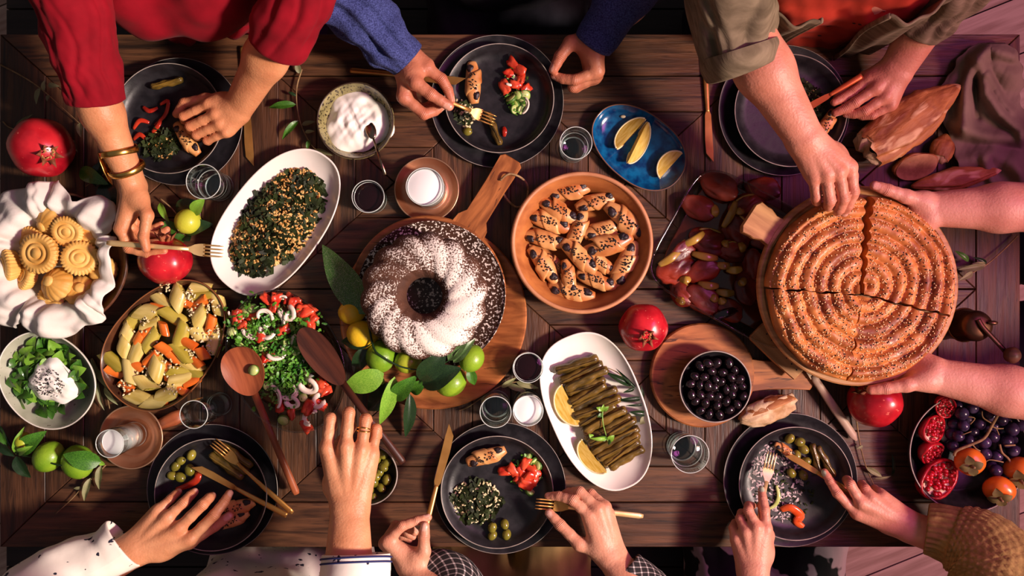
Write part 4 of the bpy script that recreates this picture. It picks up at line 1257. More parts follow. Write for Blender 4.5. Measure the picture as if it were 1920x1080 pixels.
# wooden salad servers
def wooden_spoon(label, pb, pe, bl, bw, mat, concave=True):
    t, L_ = axis_thing('wooden_spoon', label, 'spoon', pe, pb)
    mb = MB()
    mb.tube([(0, 0, 0), (6, 0, 0), (L_ * .4, 0, 1), (L_ - bl * .9, 0, 0)], [5.5, 7.2, 6.4, 7.0], n=12, flat=.8); mb.build('handle', mat, t)
    mb = MB()
    def up(u, v):
        a = u * 2 * pi
        r_ = v
        x = L_ + bl * r_ * cos(a); y = bw * r_ * sin(a) * (1 + .12 * cos(a))
        return (x, y, (5 if concave else 1) * (r_ ** 2 * 2.0 - 1.0) + 5)
    mb.grid(40, 9, lambda u, v: up(u, v), wrap=True)
    mb.grid(40, 9, lambda u, v: (lambda p: (p[0], p[1], p[2] - 5.5 + 1.8 * v ** 3))(up(u, 1 - v)), wrap=True)
    mb.grid(40, 2, lambda u, v: (lambda p: (p[0], p[1], p[2] - (3.7 * v)))(up(u, 1)), wrap=True)
    mb.build('spoon_bowl', mat, t)
    return t
wooden_spoon('wooden spoon with a round bowl resting on the chopped salad', P(459, 694, 74), P(556, 926, 22), 46, 36, m_redw)
wooden_spoon('dark wooden salad server crossing above the olive bowl', P(604, 668, 70), P(756, 868, 58), 62, 26, M('dark_cherry', (54, 25, 17), .45, (84, 42, 27), 9, (1, 9, 3), bump=.2), False)
# studded and plain handles by the pie board
t, L_ = axis_thing('spatula', 'serving spatula with a studded wooden handle beside the round board', 'spatula', P(1418, 618, 34), P(1560, 760, 40))
mb = MB(); mb.prism([(0, -17), (6, -21), (60, -20), (112, -16), (112, 16), (60, 20), (6, 21), (0, 17)], -5, 5, 1.5); mb.build('handle', m_board2, t, smooth='auto')
for k in range(7):
    mb = MB(); mb.ell((18 + k * 14, 7 - k * 1.3, 5), (1.6, 1.6, .8), 8, 5); mb.build('stud', m_black, t)
t, L_ = axis_thing('bread_knife', 'long knife with pale bone handle pointing at the pomegranate', 'knife', P(1606, 826, 12), P(1480, 640, 30))
mb = MB(); mb.tube([(0, 0, 0), (12, 0, 0), (70, 0, 0), (140, 0, 0), (150, 0, 0)], [2, 7.5, 8.5, 7, 5], n=10, flat=.6); mb.build('handle', M('bone', (176, 148, 128), .5, (196, 168, 146), 12, (1, 8, 8)), t)
mb = MB(); mb.prism([(146, -7), (L_, -3), (L_ + 8, 4), (146, 7)], -.8, .8, .3); mb.build('blade', m_silver, t, smooth=False)

# ---- pepper mill with a crank
t = T('pepper_mill', 'dark brass crank pepper mill standing by the pie', 'pepper mill', 1768, 606)
m_brass = M('dark_brass', (58, 40, 32), .35, (96, 66, 46), 20, metal=.8)
mb = MB(); mb.lathe([(0, 0), (30, 0), (31, 4), (28, 10), (27, 62), (29, 66), (29, 70), (0, 70)], 40); mb.build('body', m_brass, t)
mb = MB(); mb.lathe([(0, 70), (28, 70), (29.5, 73), (28, 76), (27, 108), (24, 116), (16, 121), (0, 122)], 40); mb.build('cap', m_brass, t)
mb = MB(); ring_tube(mb, 29, 71, 2.0, 40); mb.build('brass_ring', M('bright_brass', (150, 104, 62), .3, metal=1.0), t)
mb = MB(); mb.tube(catmull([(-6, 12, 124), (0, 0, 126), (14, -16, 127), (32, -36, 128), (40, -46, 128)], 5), 4.2, n=9, flat=.6); mb.build('crank', m_brass, t)
mb = MB(); mb.lathe([(0, 0), (6, 0), (9, 3), (13, 8), (14, 15), (10, 22), (0, 24)], 24, (42, -48, 128)); mb.build('knob', m_dkw, t)
mb = MB(); mb.ell((19, 6, 124), (9, 4, 4)); mb.build('wing_nut', m_brass, t)
# ------------------------------------------------------------------ food
def tmpl_ell(n=6, m=4):
    b = MB(); b.ell((0, 0, 0), (1, 1, 1), n, m); return np.array(b.v), b.f
TE = tmpl_ell(); TE2 = tmpl_ell(8, 5)
b = MB(); b.grid(4, 3, lambda u, v: ((u - .5) * 2, (v - .5) * 2 * (1 - .8 * abs(u - .45)), .35 * sin(3 * u) + .3 * (v - .5) ** 2)); TF = (np.array(b.v), b.f)
def scatter(name, mat, parent, tm, items, loc=None, kind='stuff'):
    """items: (pos, (rx, ry, rz), (sx, sy, sz)) joined into one mesh"""
    V0, F0 = tm
    mb = MB()
    for p, r_, s_ in items:
        Rm = rotm(*r_)
        mb.add((V0 * np.array(s_)) @ Rm.T + np.array(p), F0)
    o = mb.build(name, mat, parent, loc=loc)
    if kind: o['kind'] = kind
    return o
def ru(a, b): return random.uniform(a, b)
def in_ell(a, b, rot=0, pw=.5):
    r_, t = random.random() ** pw, ru(0, 2 * pi)
    x, y = a * r_ * cos(t), b * r_ * sin(t)
    return x * cos(rot) - y * sin(rot), x * sin(rot) + y * cos(rot), r_

# ---- leaves and twigs
m_leaf = M('leaf_green', (40, 84, 22), .38, (72, 124, 34), 30, coat=.15, rand=.2, bump=.15)
m_leaf_l = M('leaf_light', (96, 150, 40), .4, (132, 178, 60), 30, coat=.15, rand=.12, bump=.15)
m_leaf_d = M('leaf_dark', (18, 38, 20), .34, (32, 58, 26), 30, coat=.25, rand=.2, bump=.15)
m_leaf_o = M('leaf_olive', (104, 106, 70), .55, (140, 138, 98), 60, rand=.25)
m_leaf_s = M('leaf_sugared', (44, 88, 26), .4, (62, 108, 32), 20, c3=(206, 198, 184), s3=150, r3=(.60, .66))
m_twig = M('twig_bark', (112, 88, 56), .8, (150, 122, 82), 80)
def leaf_mesh(name, curl=.12, fold=.14, tip=1.3, mat=None):
    mb = MB()
    def f(u, v):
        w = (sin(pi * min(1, u ** .8)) ** .75) * (1 - .25 * u ** 2) * .5
        y = (v - .5) * 2 * w
        return (u * 1000, y * 1000, 1000 * (fold * abs(y) + curl * sin(pi * u) - .03 * cos(14 * u) * abs(y)))
    mb.grid(13, 7, f)
    o = mb.build(name, mat); me = o.data
    bpy.data.objects.remove(o)
    return me
LEAF = {k: leaf_mesh('leaf', cu, fo, mat=m) for k, cu, fo, m in (('g', .12, .16, m_leaf), ('l', .14, .12, m_leaf_l), ('d', .10, .2, m_leaf_d), ('o', .08, .18, m_leaf_o), ('s', .12, .14, m_leaf_s))}
def leaf(parent, p0, p1, w, kind='g', roll=0.0, name='leaf', thick=True):
    """leaf from stalk point p0 to tip p1 (mm), width w; local to a parent that sits at the table-top origin"""
    p0, p1 = np.array(p0, float), np.array(p1, float)
    d = p1 - p0; L_ = np.linalg.norm(d); d = d / L_
    u = np.array((0, 0, 1.)); u = unit(u - d * (u @ d)); w_ = np.cross(u, d)
    u2 = u * cos(roll) + w_ * sin(roll); w2 = np.cross(u2, d)
    o = bpy.data.objects.new(name, LEAF[kind]); col.objects.link(o)
    o.parent = parent
    m = Matrix(((d[0], w2[0], u2[0], p0[0] / 1000), (d[1], w2[1], u2[1], p0[1] / 1000), (d[2], w2[2], u2[2], p0[2] / 1000), (0, 0, 0, 1)))
    o.matrix_local = m @ Matrix.Diagonal((L_ / 1000, w / 1000, min(L_, 60) / 1000, 1))
    return o
def origin_thing(name, label, cat, group=None):
    o = bpy.data.objects.new(name, None); o.empty_display_size = .02; o.location = (0, 0, TZ); col.objects.link(o)
    return tag(o, label, cat, group)
def twig(name, label, stem, leaves, r=1.6, mat=m_twig, cat='twig'):
    t = origin_thing(name, label, cat)
    mb = MB(); c = catmull([P(*p) for p in stem], 5); mb.tube(c, list(np.linspace(r, r * .5, len(c))), n=7); mb.build('stem', mat, t)
    for a in leaves:
        leaf(t, P(*a[0]), P(*a[1]), a[2], a[3] if len(a) > 3 else 'o', a[4] if len(a) > 4 else 0)
    return t
twig('olive_twig', 'bare olive twig with few leaves above the pomegranate by the wall corner', [(-6, 118, 6), (40, 142, 8), (75, 165, 10), (110, 196, 8), (150, 232, 6)],
     [((75, 165, 10), (68, 196, 14), 10), ((82, 170, 10), (84, 150, 18), 9), ((90, 160, 14), (112, 162, 18), 10), ((92, 178, 9), (88, 190, 14), 8), ((150, 230, 8), (152, 258, 10), 12), ((138, 262, 8), (146, 286, 6), 9)])
twig('olive_twig', 'short dry twig behind the large pomegranate', [(6, 228, 4), (16, 238, 6), (34, 244, 6)], [((30, 242, 6), (62, 214, 10), 8)])
twig('olive_twig', 'curved olive twig between the red sleeve and yoghurt bowl', [(566, 130, 8), (557, 160, 8), (556, 190, 9), (562, 225, 8), (574, 255, 8), (592, 280, 8), (620, 290, 10)],
     [((562, 138, 8), (556, 114, 14), 12), ((555, 196, 9), (504, 202, 8), 15, 'g'), ((560, 226, 8), (529, 262, 6), 13, 'g'), ((566, 234, 9), (592, 228, 12), 9), ((572, 248, 8), (590, 246, 10), 7), ((580, 262, 8), (576, 282, 8), 8, 'g'), ((556, 180, 9), (540, 172, 12), 6, 'd'), ((592, 280, 8), (624, 292, 10), 9, 'o')])
twig('olive_twig', 'dry olive twig below the two hanging limes', [(198, 872, 10), (178, 892, 8), (156, 912, 8), (134, 936, 6), (104, 964, 5)], [((190, 872, 10), (186, 918, 8), 14), ((170, 896, 8), (158, 940, 8), 14), ((152, 914, 8), (138, 916, 10), 6)])
twig('olive_twig', 'olive twig between the greens bowl and leek dish', [(172, 672, 12), (188, 700, 10), (198, 730, 8), (206, 768, 8)], [((178, 690, 12), (232, 744, 12), 16, 'o'), ((186, 700, 10), (170, 672, 14), 9), ((196, 726, 8), (222, 760, 8), 10), ((184, 716, 8), (196, 770, 6), 8)])
twig('olive_twig', 'olive sprig lying among dolmas on the white platter', [(1212, 800, 16), (1208, 760, 18), (1192, 726, 18), (1160, 700, 20), (1140, 690, 20)],
     [((1186, 722, 18), (1136, 698, 24), 14, 'd'), ((1194, 730, 18), (1154, 690, 22), 6, 'd'), ((1204, 746, 18), (1156, 750, 26), 10, 'd'), ((1208, 758, 18), (1172, 760, 24), 5, 'd'), ((1212, 776, 18), (1180, 772, 24), 12, 'd'), ((1212, 780, 18), (1200, 796, 18), 14, 'o'), ((1206, 745, 18), (1202, 722, 22), 6, 'd'), ((1190, 728, 18), (1168, 736, 22), 7, 'd')])
twig('olive_twig', 'leafy olive twig to the right of the pie', [(1908, 442, 8), (1880, 470, 10), (1850, 496, 12), (1826, 510, 12), (1800, 524, 14)],
     [((1846, 498, 12), (1796, 506, 18), 14, 'o'), ((1848, 496, 12), (1822, 494, 18), 9, 'o'), ((1824, 510, 12), (1798, 526, 16), 11, 'o'), ((1816, 490, 14), (1790, 470, 16), 11, 'g'), ((1850, 494, 12), (1824, 482, 12), 8, 'd')])
twig('olive_twig', 'long thin dry twig between the dark plate and fruit bowl', [(1604, 776, 8), (1612, 830, 8), (1622, 870, 8), (1634, 900, 8), (1648, 926, 6)], [((1624, 876, 8), (1654, 894, 10), 11, 'o'), ((1618, 836, 8), (1606, 842, 10), 6), ((1640, 898, 6), (1672, 892, 6), 5), ((1672, 892, 6), (1672, 850, 8), 7, 'd'), ((1640, 930, 6), (1664, 936, 6), 8, 'd')])
twig('olive_twig', 'olive leaves tucked behind the dark and cloudy glasses', [(1000, 722, 4), (968, 716, 4), (930, 728, 4), (880, 762, 4), (860, 770, 4)], [((968, 716, 5), (1010, 728, 6), 12), ((950, 720, 5), (990, 734, 6), 12), ((940, 726, 5), (968, 708, 8), 10), ((910, 742, 5), (902, 756, 5), 8)])

# ---- pomegranates
m_pom = M('pomegranate_skin', (142, 10, 26), .3, (196, 34, 44), 26, coat=.25, c3=(222, 110, 92), s3=120, r3=(.68, .74), rand=.08, bump=.06)
m_pomc = M('pomegranate_crown', (150, 84, 44), .7, (104, 52, 30), 60)
m_anther = M('dry_anthers', (206, 164, 92), .8, (120, 84, 44), 200)
def make_pom():
    t = T('pomegranate', '', 'fruit', 0, 0)
    mb = MB(); mb.ell((0, 0, 46), (48, 48, 45), 36, 22, fn=lambda p: 1 + .022 * cos(6 * math.atan2(p[1], p[0])) * (1 - p[2] ** 2) - .05 * max(0, p[2] - .9) * 10 * 0); mb.build('skin', m_pom, t)
    mb = MB()
    for k in range(6):
        a = k * pi / 3
        c, s = cos(a), sin(a)
        pr = [(9, -7, 88), (13, 0, 88), (9, 7, 88), (12, -4, 96), (17, 0, 97), (12, 4, 96), (20, 0, 105)]
        V = [(x * c - y * s, x * s + y * c, z) for x, y, z in pr]
        mb.add(V, [(0, 1, 4, 3), (1, 2, 5, 4), (3, 4, 6), (4, 5, 6), (2, 0, 3, 5), (5, 3, 6)])
    mb.build('crown', m_pomc, t)
    scatter('stamens', m_anther, t, TE, [((ru(-8, 8), ru(-8, 8), ru(88, 94)), (ru(0, 3), 0, ru(0, 3)), (1.2, 1.2, 3)) for _ in range(26)])
    return t
pom = Proto(make_pom)
for px, py, sc_, rx, ry, rz, lb, z in ((78, 277, 1.12, .35, .75, 0, 'large red pomegranate beside the cloth-lined basket', 0), (310, 488, .96, -1.1, .4, 0, 'red pomegranate under the held gold fork', 0),
                                (1206, 614, .92, .36, .02, 0, 'speckled red pomegranate between the pastry bowl and vine leaves', 0), (1640, 752, 1.0, -.6, -1.0, 0, 'red pomegranate half hidden under the pie and hand', 0)):
    o = pom(); place(o, px, py, 0, (rx, ry, rz), sc_); o['label'] = lb
    off = Matrix.Rotation(rz, 3, 'Z') @ Matrix.Rotation(ry, 3, 'Y') @ Matrix.Rotation(rx, 3, 'X') @ Vector((0, 0, .046 * sc_))
    o.location = W(px, py, 46 * sc_) - off

# ---- citrus
def citrus(name, label, px, py, z, r, mat, group=None, rot=(0, .3, 0), el=1.12):
    t = T(name, label, 'fruit', px, py, z, group=group); t.rotation_euler = rot
    mb = MB(); mb.ell((0, 0, 0), (r * el, r, r), 26, 16, fn=lambda p: 1 + .03 * max(0, abs(p[0]) - .85) * 6); mb.build('peel', mat, t)
    mb = MB(); mb.ell((-r * el * 1.0, 0, 0), (1.5, 3, 3), 8, 5); mb.build('stem_scar', m_twig, t)
    return t
m_lime = M('lime_peel', (84, 132, 24), .35, (132, 168, 40), 18, bump=.3, bscale=170, coat=.15)
m_lemon = M('lemon_peel', (216, 166, 20), .38, (232, 190, 40), 14, bump=.3, bscale=170, coat=.15)
m_yg = M('yellow_green_peel', (150, 168, 40), .35, (196, 196, 60), 9, bump=.25, bscale=170, coat=.15)
citrus('lime', 'green lime on the leafy branch, nearer the table end', 91, 856, 26, 26, m_lime, rot=(0, .2, 1))
citrus('lime', 'green lime with a leaf on it beside the copper saucer', 146, 866, 27, 28, m_lime, rot=(0, .2, 2))
citrus('lime', 'small yellow-green lime high on the left branch', 44, 826, 24, 15, m_yg, rot=(0, .9, 2))
citrus('guava', 'round yellow-green fruit beside the held fork', 352, 415, 24, 23, m_yg, rot=(0, .5, .9), el=1.05)
citrus('lemon', 'yellow lemon at the upper edge of the cake garnish', 660, 586, 44, 22, m_lemon)
citrus('lemon', 'larger yellow lemon in the cake garnish above the lime', 680, 628, 46, 26, m_lemon, rot=(0, .3, -.4))
citrus('lime', 'green lime below the lemons beside the cake', 714, 668, 46, 27, m_lime, rot=(0, .2, 1.4))
citrus('lime', 'yellow-green lime mostly under leaves below the cake', 765, 678, 46, 22, m_yg)
citrus('lime', 'bright green lime at the lower right of the cake', 884, 672, 56, 23, m_lime, rot=(0, .3, 1.1))
citrus('lime', 'green lime at the tray edge below the dark leaves', 846, 716, 44, 26, m_lime, rot=(0, .2, .6))
# branch of limes at the left
twig('lime_branch', 'leafy lime branch at the left end of the table', [(0, 800, 20), (30, 848, 26), (70, 858, 40), (110, 872, 46), (160, 872, 50), (190, 866, 30)],
     [((0, 800, 14), (16, 838, 22), 16, 'g'), ((36, 848, 26), (88, 808, 34), 34, 'g'), ((34, 850, 26), (62, 836, 44), 14, 'l'), ((30, 852, 24), (46, 800, 30), 14, 'l'), ((190, 866, 40), (118, 852, 58), 38, 'g'), ((30, 855, 20), (58, 896, 6), 26, 'd'), ((196, 872, 30), (182, 858, 40), 10, 'l'), ((0, 830, 16), (28, 856, 22), 18, 'd')], r=2.4, mat=m_leaf_d, cat='branch')
twig('leafy_sprig', 'dark green leaves around the yellow-green fruit and pomegranate', [(300, 372, 10), (330, 400, 12), (345, 440, 10)],
     [((362, 402, 30), (384, 372, 40), 26, 'l'), ((330, 396, 10), (382, 380, 18), 34, 'd'), ((340, 430, 10), (400, 420, 18), 34, 'd'), ((330, 420, 10), (300, 440, 20), 30, 'g'), ((300, 380, 10), (318, 418, 16), 14, 'l'), ((345, 440, 10), (320, 466, 14), 24, 'g'), ((350, 440, 10), (356, 452, 18), 24, 'd')], cat='sprig')
twig('leafy_sprig', 'dark leaves in the shade between the pomegranate and bracelet', [(220, 300, 6), (190, 330, 8), (160, 350, 8)],
     [((150, 318, 8), (204, 346, 16), 30, 'g'), ((200, 340, 6), (214, 400, 8), 40, 'd'), ((180, 350, 6), (190, 300, 10), 26, 'd')], cat='sprig')
# garnish at the cake
twig('lime_sprig', 'glossy green citrus leaves and stems garnishing the cake', [(690, 600, 60), (700, 650, 74), (716, 668, 78), (760, 690, 70), (810, 690, 66), (870, 660, 70)],
     [((692, 590, 62), (604, 458, 40), 62, 's', .25), ((720, 700, 60), (642, 728, 50), 46, 'l', .2), ((740, 706, 56), (712, 796, 20), 30, 'l', .4), ((768, 738, 30), (760, 820, 6), 26, 'd', .5), ((736, 748, 40), (782, 704, 64), 34, 'g'), ((786, 712, 64), (836, 656, 78), 46, 'd', -.3), ((792, 722, 62), (866, 690, 76), 46, 'd', .3),
      ((840, 676, 76), (884, 622, 84), 22, 's'), ((850, 680, 76), (892, 634, 80), 18, 's'), ((846, 660, 78), (872, 614, 82), 14, 'g'), ((880, 690, 60), (890, 722, 46), 20, 'g'), ((770, 735, 40), (800, 712, 56), 26, 'g'), ((720, 720, 40), (690, 690, 50), 20, 'l'), ((700, 640, 60), (640, 640, 40), 30, 'd'), ((740, 720, 24), (690, 770, 6), 50, 'd', .2), ((690, 650, 50), (664, 700, 30), 30, 'd')], r=2.2, mat=m_leaf_d, cat='sprig')

# ---- ring cake
def cake_mat():
    m = bpy.data.materials.new('sugared_cake'); m.use_nodes = True
    N, L = m.node_tree.nodes, m.node_tree.links
    b = N['Principled BSDF']; b.inputs['Roughness'].default_value = .8
    tc = N.new('ShaderNodeTexCoord')
    def nz(s, d=5):
        n = N.new('ShaderNodeTexNoise'); n.inputs['Scale'].default_value = s; n.inputs['Detail'].default_value = d; L.new(tc.outputs['Object'], n.inputs['Vector']); return n
    n1, n2, n3 = nz(14), nz(360, 3), nz(40)
    crust = N.new('ShaderNodeValToRGB'); crust.color_ramp.elements[0].color, crust.color_ramp.elements[1].color = lin((40, 20, 12)), lin((92, 52, 28)); L.new(n3.outputs['Fac'], crust.inputs[0])
    a = N.new('ShaderNodeAttribute'); a.attribute_name = 'sugar'
    s1 = N.new('ShaderNodeMath'); s1.operation = 'MULTIPLY_ADD'; s1.inputs[1].default_value = .75; L.new(n1.outputs['Fac'], s1.inputs[0]); L.new(a.outputs['Fac'], s1.inputs[2])
    s2 = N.new('ShaderNodeMath'); s2.operation = 'MULTIPLY_ADD'; s2.inputs[1].default_value = 1.5; L.new(n2.outputs['Fac'], s2.inputs[0]); L.new(s1.outputs[0], s2.inputs[2])
    r = N.new('ShaderNodeValToRGB'); r.color_ramp.elements[0].position = .44; r.color_ramp.elements[1].position = .56
    mr = N.new('ShaderNodeMapRange'); mr.inputs[1].default_value = .6; mr.inputs[2].default_value = 2.6; L.new(s2.outputs[0], mr.inputs[0]); L.new(mr.outputs[0], r.inputs[0])
    mx = N.new('ShaderNodeMix'); mx.data_type = 'RGBA'; L.new(r.outputs[0], mx.inputs[0]); L.new(crust.outputs[0], mx.inputs[6]); mx.inputs[7].default_value = lin((232, 222, 210))
    L.new(mx.outputs[2], b.inputs['Base Color'])
    bp = N.new('ShaderNodeBump'); bp.inputs['Strength'].default_value = .5; bp.inputs['Distance'].default_value = .002; L.new(n2.outputs['Fac'], bp.inputs['Height']); L.new(bp.outputs[0], b.inputs['Normal'])
    return m
t = T('ring_cake', 'swirled ring cake dusted with powdered sugar on a dark plate', 'cake', 800, 554, 46)
mb = MB()
nth, nph = 160, 44
Rm_, am, hm = 70.0, 40.0, 72.0
for i in range(nth):
    for j in range(nph):
        th, ph = 2 * pi * i / nth, 2 * pi * j / nph
        ex = cos(ph)
        base = Rm_ + am * math.copysign(abs(ex) ** .85, ex) * (1.0 if ex > 0 else .95)
        z = hm / 2 + hm / 2 * math.copysign(abs(sin(ph)) ** .8, sin(ph))
        tw = th + .35 * (ex) * -1.0
        fl = abs(sin(7 * tw)) ** .7
        k = max(0, ex + .35) * (1 if sin(ph) > -.4 else .3)
        base += (fl - .6) * 6 * k
        z += (fl - .6) * 4 * max(0, sin(ph))
        mb.v.append((base * cos(th), base * sin(th), z))
mb.f = [(i * nph + j, ((i + 1) % nth) * nph + j, ((i + 1) % nth) * nph + (j + 1) % nph, i * nph + (j + 1) % nph) for i in range(nth) for j in range(nph)]
mb.mi = [0] * len(mb.f)
ck = mb.build('cake', cake_mat(), t)
sg = []
for i in range(nth):
    for j in range(nph):
        th, ph = 2 * pi * i / nth, 2 * pi * j / nph
        sg.append(-.06 + .70 * max(0, sin(ph)) ** .8 - (.25 if cos(ph) < -.55 else 0) + .18 * cos(th + .6) - .16 * (1 - abs(sin(7 * (th - .35 * cos(ph))))) - .1 * max(0, cos(ph) - .6))
at = ck.data.attributes.new('sugar', 'FLOAT', 'POINT'); at.data.foreach_set('value', np.array(sg, np.float32))

# ---- seeded pastries
m_dough = M('baked_dough', (176, 102, 48), .42, (222, 168, 104), 22, coat=.12, rand=.10, bump=.2)
m_fill = M('olive_filling', (22, 14, 16), .45, (44, 28, 30), 90, bump=.7)
m_nig = M('nigella_seed', (14, 12, 12), .5)
def make_pastry(sd=1):
    rr = random.Random(sd)
    t = T('pastry', 'golden folded pastry with dark filling and black seeds in the wooden bowl', 'pastry', 0, 0, group='pastries in the wooden bowl')
    mb = MB()
    L_ = 78
    n = 22
    path, rad = [], []
    for i in range(n):
        u = i / (n - 1)
        path.append(((u - .5) * L_, 3 * sin(3 * u + sd), 9 + 4 * sin(pi * u)))
        rad.append((4 + 10.5 * sin(pi * (0.06 + .88 * u)) ** .6) * (1 + .05 * sin(9 * u + sd)))
    mb.tube(path, rad, n=16, flat=.72)
    mb.build('dough', m_dough, t)
    mb = MB()   # wrapped flap across the middle
    V = []
    for i in range(9):
        for j in range(13):
            u, v = i / 8, j / 12
            a = pi * (-.05 + 1.1 * v)
            x = (u - .5) * 30 * (1 - .35 * abs(v - .5)) + (v - .5) * 26
            r_ = 17.4 * (1 - .08 * (2 * u - 1) ** 4) + .8 * sin(6 * u + 4 * v)
            V.append((x, r_ * cos(a) * 1.02, 11 + r_ * .76 * sin(a)))
    mb.add(V, [(i * 13 + j, i * 13 + j + 1, (i + 1) * 13 + j + 1, (i + 1) * 13 + j) for i in range(8) for j in range(12)])
    o = mb.build('dough_flap', m_dough, t); o.modifiers.new('thick', 'SOLIDIFY').thickness = .002
    for sgn in (-1, 1):
        mb = MB(); mb.ell((sgn * 25, sgn * 2, 17.5), (9, 7, 4), 18, 8, fn=lambda p: 1 + .10 * sin(3 * math.atan2(p[1], p[0]) + sd) + .05 * sin(7 * math.atan2(p[1], p[0]))); mb.build('filling', m_fill, t)
    scatter('seeds', m_nig, t, TE, [((ru(-16, 16), ru(-6, 6), 24.2), (0, 0, ru(0, 3)), (2.0, 1.1, 1.0)) for _ in range(26)])
    return t
past = [Proto(lambda s=s: make_pastry(s)) for s in (1, 2, 3)]
PA = [(430, 190, -16, 290, 3), (620, 260, -21, 275, 4), (360, 320, 28, 280, 8), (295, 395, 16, 290, 4), (495, 460, 103, 270, 6), (820, 400, 40, 340, 6), (670, 450, -21, 270, 6), (265, 520, 8, 280, 5), (700, 550, -20, 330, 10),
      (820, 690, 112, 320, 6), (500, 640, 38, 290, 14), (250, 700, 52, 290, 6), (650, 680, 32, 230, 8), (430, 780, 72, 230, 14), (345, 690, 40, 170, 2), (620, 800, 16, 270, 8), (450, 880, 8, 310, 3)]
PW = ['uppermost, pointing at the blue plate', 'second from the top beside the bare wood', 'upper left, lying under the uppermost one', 'plump one at the left below the upper two', 'upright one in the centre', 'palest one along the right rim', 'just right of the upright one',
      'darkest brown one at the left', 'long one below the palest', 'steep one at the right rim above the pomegranate', 'topmost one across the heap centre', 'steep one at the lower left rim', 'pale one right of the heap centre', 'short steep one below the heap centre', 'small one mostly hidden at the lower left', 'lower one left of the steep right-hand pastry', 'lowest one nearest the round tray']
for i, (zx, zy, an, L_, dz) in enumerate(PA):
    o = past[i % 3](); place(o, 950 + zx / 3.725, 310 + zy / 3.725, 6 + dz, (ru(-.1, .1), ru(-.08, .08), R(-an) + (pi if i % 2 else 0)), L_ / 3.725 / 78 * 1.06); o['label'] = 'seeded pastry in the wooden bowl, ' + PW[i]
for px, py, z, an, s_, lb in ((888, 158, 12, 82, .98, 'golden pastry with two dark ends on the navy jumper plate'), (912, 853, 12, -23, .96, 'single seeded pastry at the top of the checked shirt plate'), (355, 262, 13, 50, .9, 'golden pastry pinched by the fist over the plate'),
                       (446, 948, 12, -20, .9, 'seeded pastry under the finger on the white shirt plate'), (438, 972, 12, -28, .85, 'lower seeded pastry on the white shirt plate'), (1545, 236, 14, 115, .8, 'pastry end with dark filling on the linen sleeve plate'), (1470, 842, 13, 25, .55, 'torn orange pastry piece among olives on the knit jumper plate')):
    o = past[1](); place(o, px, py, z, (0, 0, R(-an)), s_); o['label'] = lb; del o['group']

# ---- stuffed vine leaves
m_vine = M('vine_leaf', (58, 46, 16), .34, (118, 92, 34), 26, (1, 3, 3), coat=.3, rand=.2, bump=.5, bscale=70)
def make_dolma(sd=0):
    t = T('stuffed_vine_leaf', '', 'dolma', 0, 0)
    mb = MB()
    n = 18
    mb.tube([((i / (n - 1) - .5) * 80, 1.2 * sin(i * .8 + sd), 8.4) for i in range(n)], [(5.5 if i in (0, n - 1) else 8.4) + .5 * sin(i * 1.7 + sd) for i in range(n)], n=14, flat=.95, fr=lambda u, a: 1 + .05 * sin(3 * a + 9 * u + sd))
    mb.build('roll', m_vine, t)
    mb = MB()  # overlapping leaf edge spiralling along the roll
    V = []
    for i in range(15):
        u = i / 14
        for j in range(4):
            a = 1.3 + .5 * sin(2 * u + sd) + j * .16
            r_ = 8.9 + .5 * (j < 3)
            V.append(((u - .5) * 74, r_ * cos(a), 8.4 + r_ * sin(a)))
    mb.add(V, [(i * 4 + j, i * 4 + j + 1, (i + 1) * 4 + j + 1, (i + 1) * 4 + j) for i in range(14) for j in range(3)])
    o = mb.build('leaf_edge', m_vine, t); o.modifiers.new('thick', 'SOLIDIFY').thickness = .001
    return t
dol = [Proto(lambda s=s: make_dolma(s)) for s in (0, 2, 4)]
ORD = 'first second third fourth fifth sixth seventh eighth ninth tenth eleventh twelfth thirteenth fourteenth fifteenth sixteenth seventeenth'.split()
DL = [(135, 290, 405, 200, 0), (165, 350, 435, 240, 0), (200, 400, 465, 270, 5), (212, 428, 450, 335, 0), (225, 485, 456, 372, 6), (235, 530, 522, 392, 2), (252, 578, 548, 448, 6), (275, 622, 520, 500, 2), (308, 672, 580, 520, 6), (330, 718, 612, 565, 2), (345, 740, 645, 592, 6), (362, 800, 660, 640, 2), (404, 840, 664, 680, 6), (440, 872, 668, 724, 2), (476, 896, 690, 766, 4)]
for i, (x0, y0, x1, y1, z) in enumerate(DL):
    o = dol[i % 3](); L_ = math.hypot(x1 - x0, y1 - y0) / 3.375
    place(o, 1000 + (x0 + x1) / 2 / 3.375, 610 + (y0 + y1) / 2 / 3.375, 7 + z, (0, 0, math.atan2(y0 - y1, x1 - x0)), (L_ / 80, 1.05, 1.05))
    tag(o, 'glossy stuffed vine leaf on the white platter, %s from the pomegranate end' % ORD[i], None, 'vine leaf rolls on the white platter')
for px, py, an, s_, lb, gr in ((926, 243, 70, .8, 'stuffed vine leaf under the fork on the navy jumper plate', None), (428, 872, 38, .95, 'vine leaf roll beside the gold knife on the white shirt plate', 'rolls on the white shirt plate'), (437, 862, 38, .95, 'vine leaf roll beside the gold knife on the white shirt plate', 'rolls on the white shirt plate'), (446, 852, 38, .9, 'vine leaf roll beside the gold knife on the white shirt plate', 'rolls on the white shirt plate'),
                           (1527, 860, 78, .75, 'slim vine leaf roll touched by the green-nailed finger', 'rolls on the knit jumper plate'), (1545, 864, 62, .8, 'slim vine leaf roll touched by the green-nailed finger', 'rolls on the knit jumper plate'), (316, 158, -12, .75, 'dark vine leaf roll on the red blouse plate', None)):
    o = dol[1](); place(o, px, py, 12, (0, 0, R(-an)), s_); tag(o, lb, None, gr)
    if not gr and 'group' in o: del o['group']

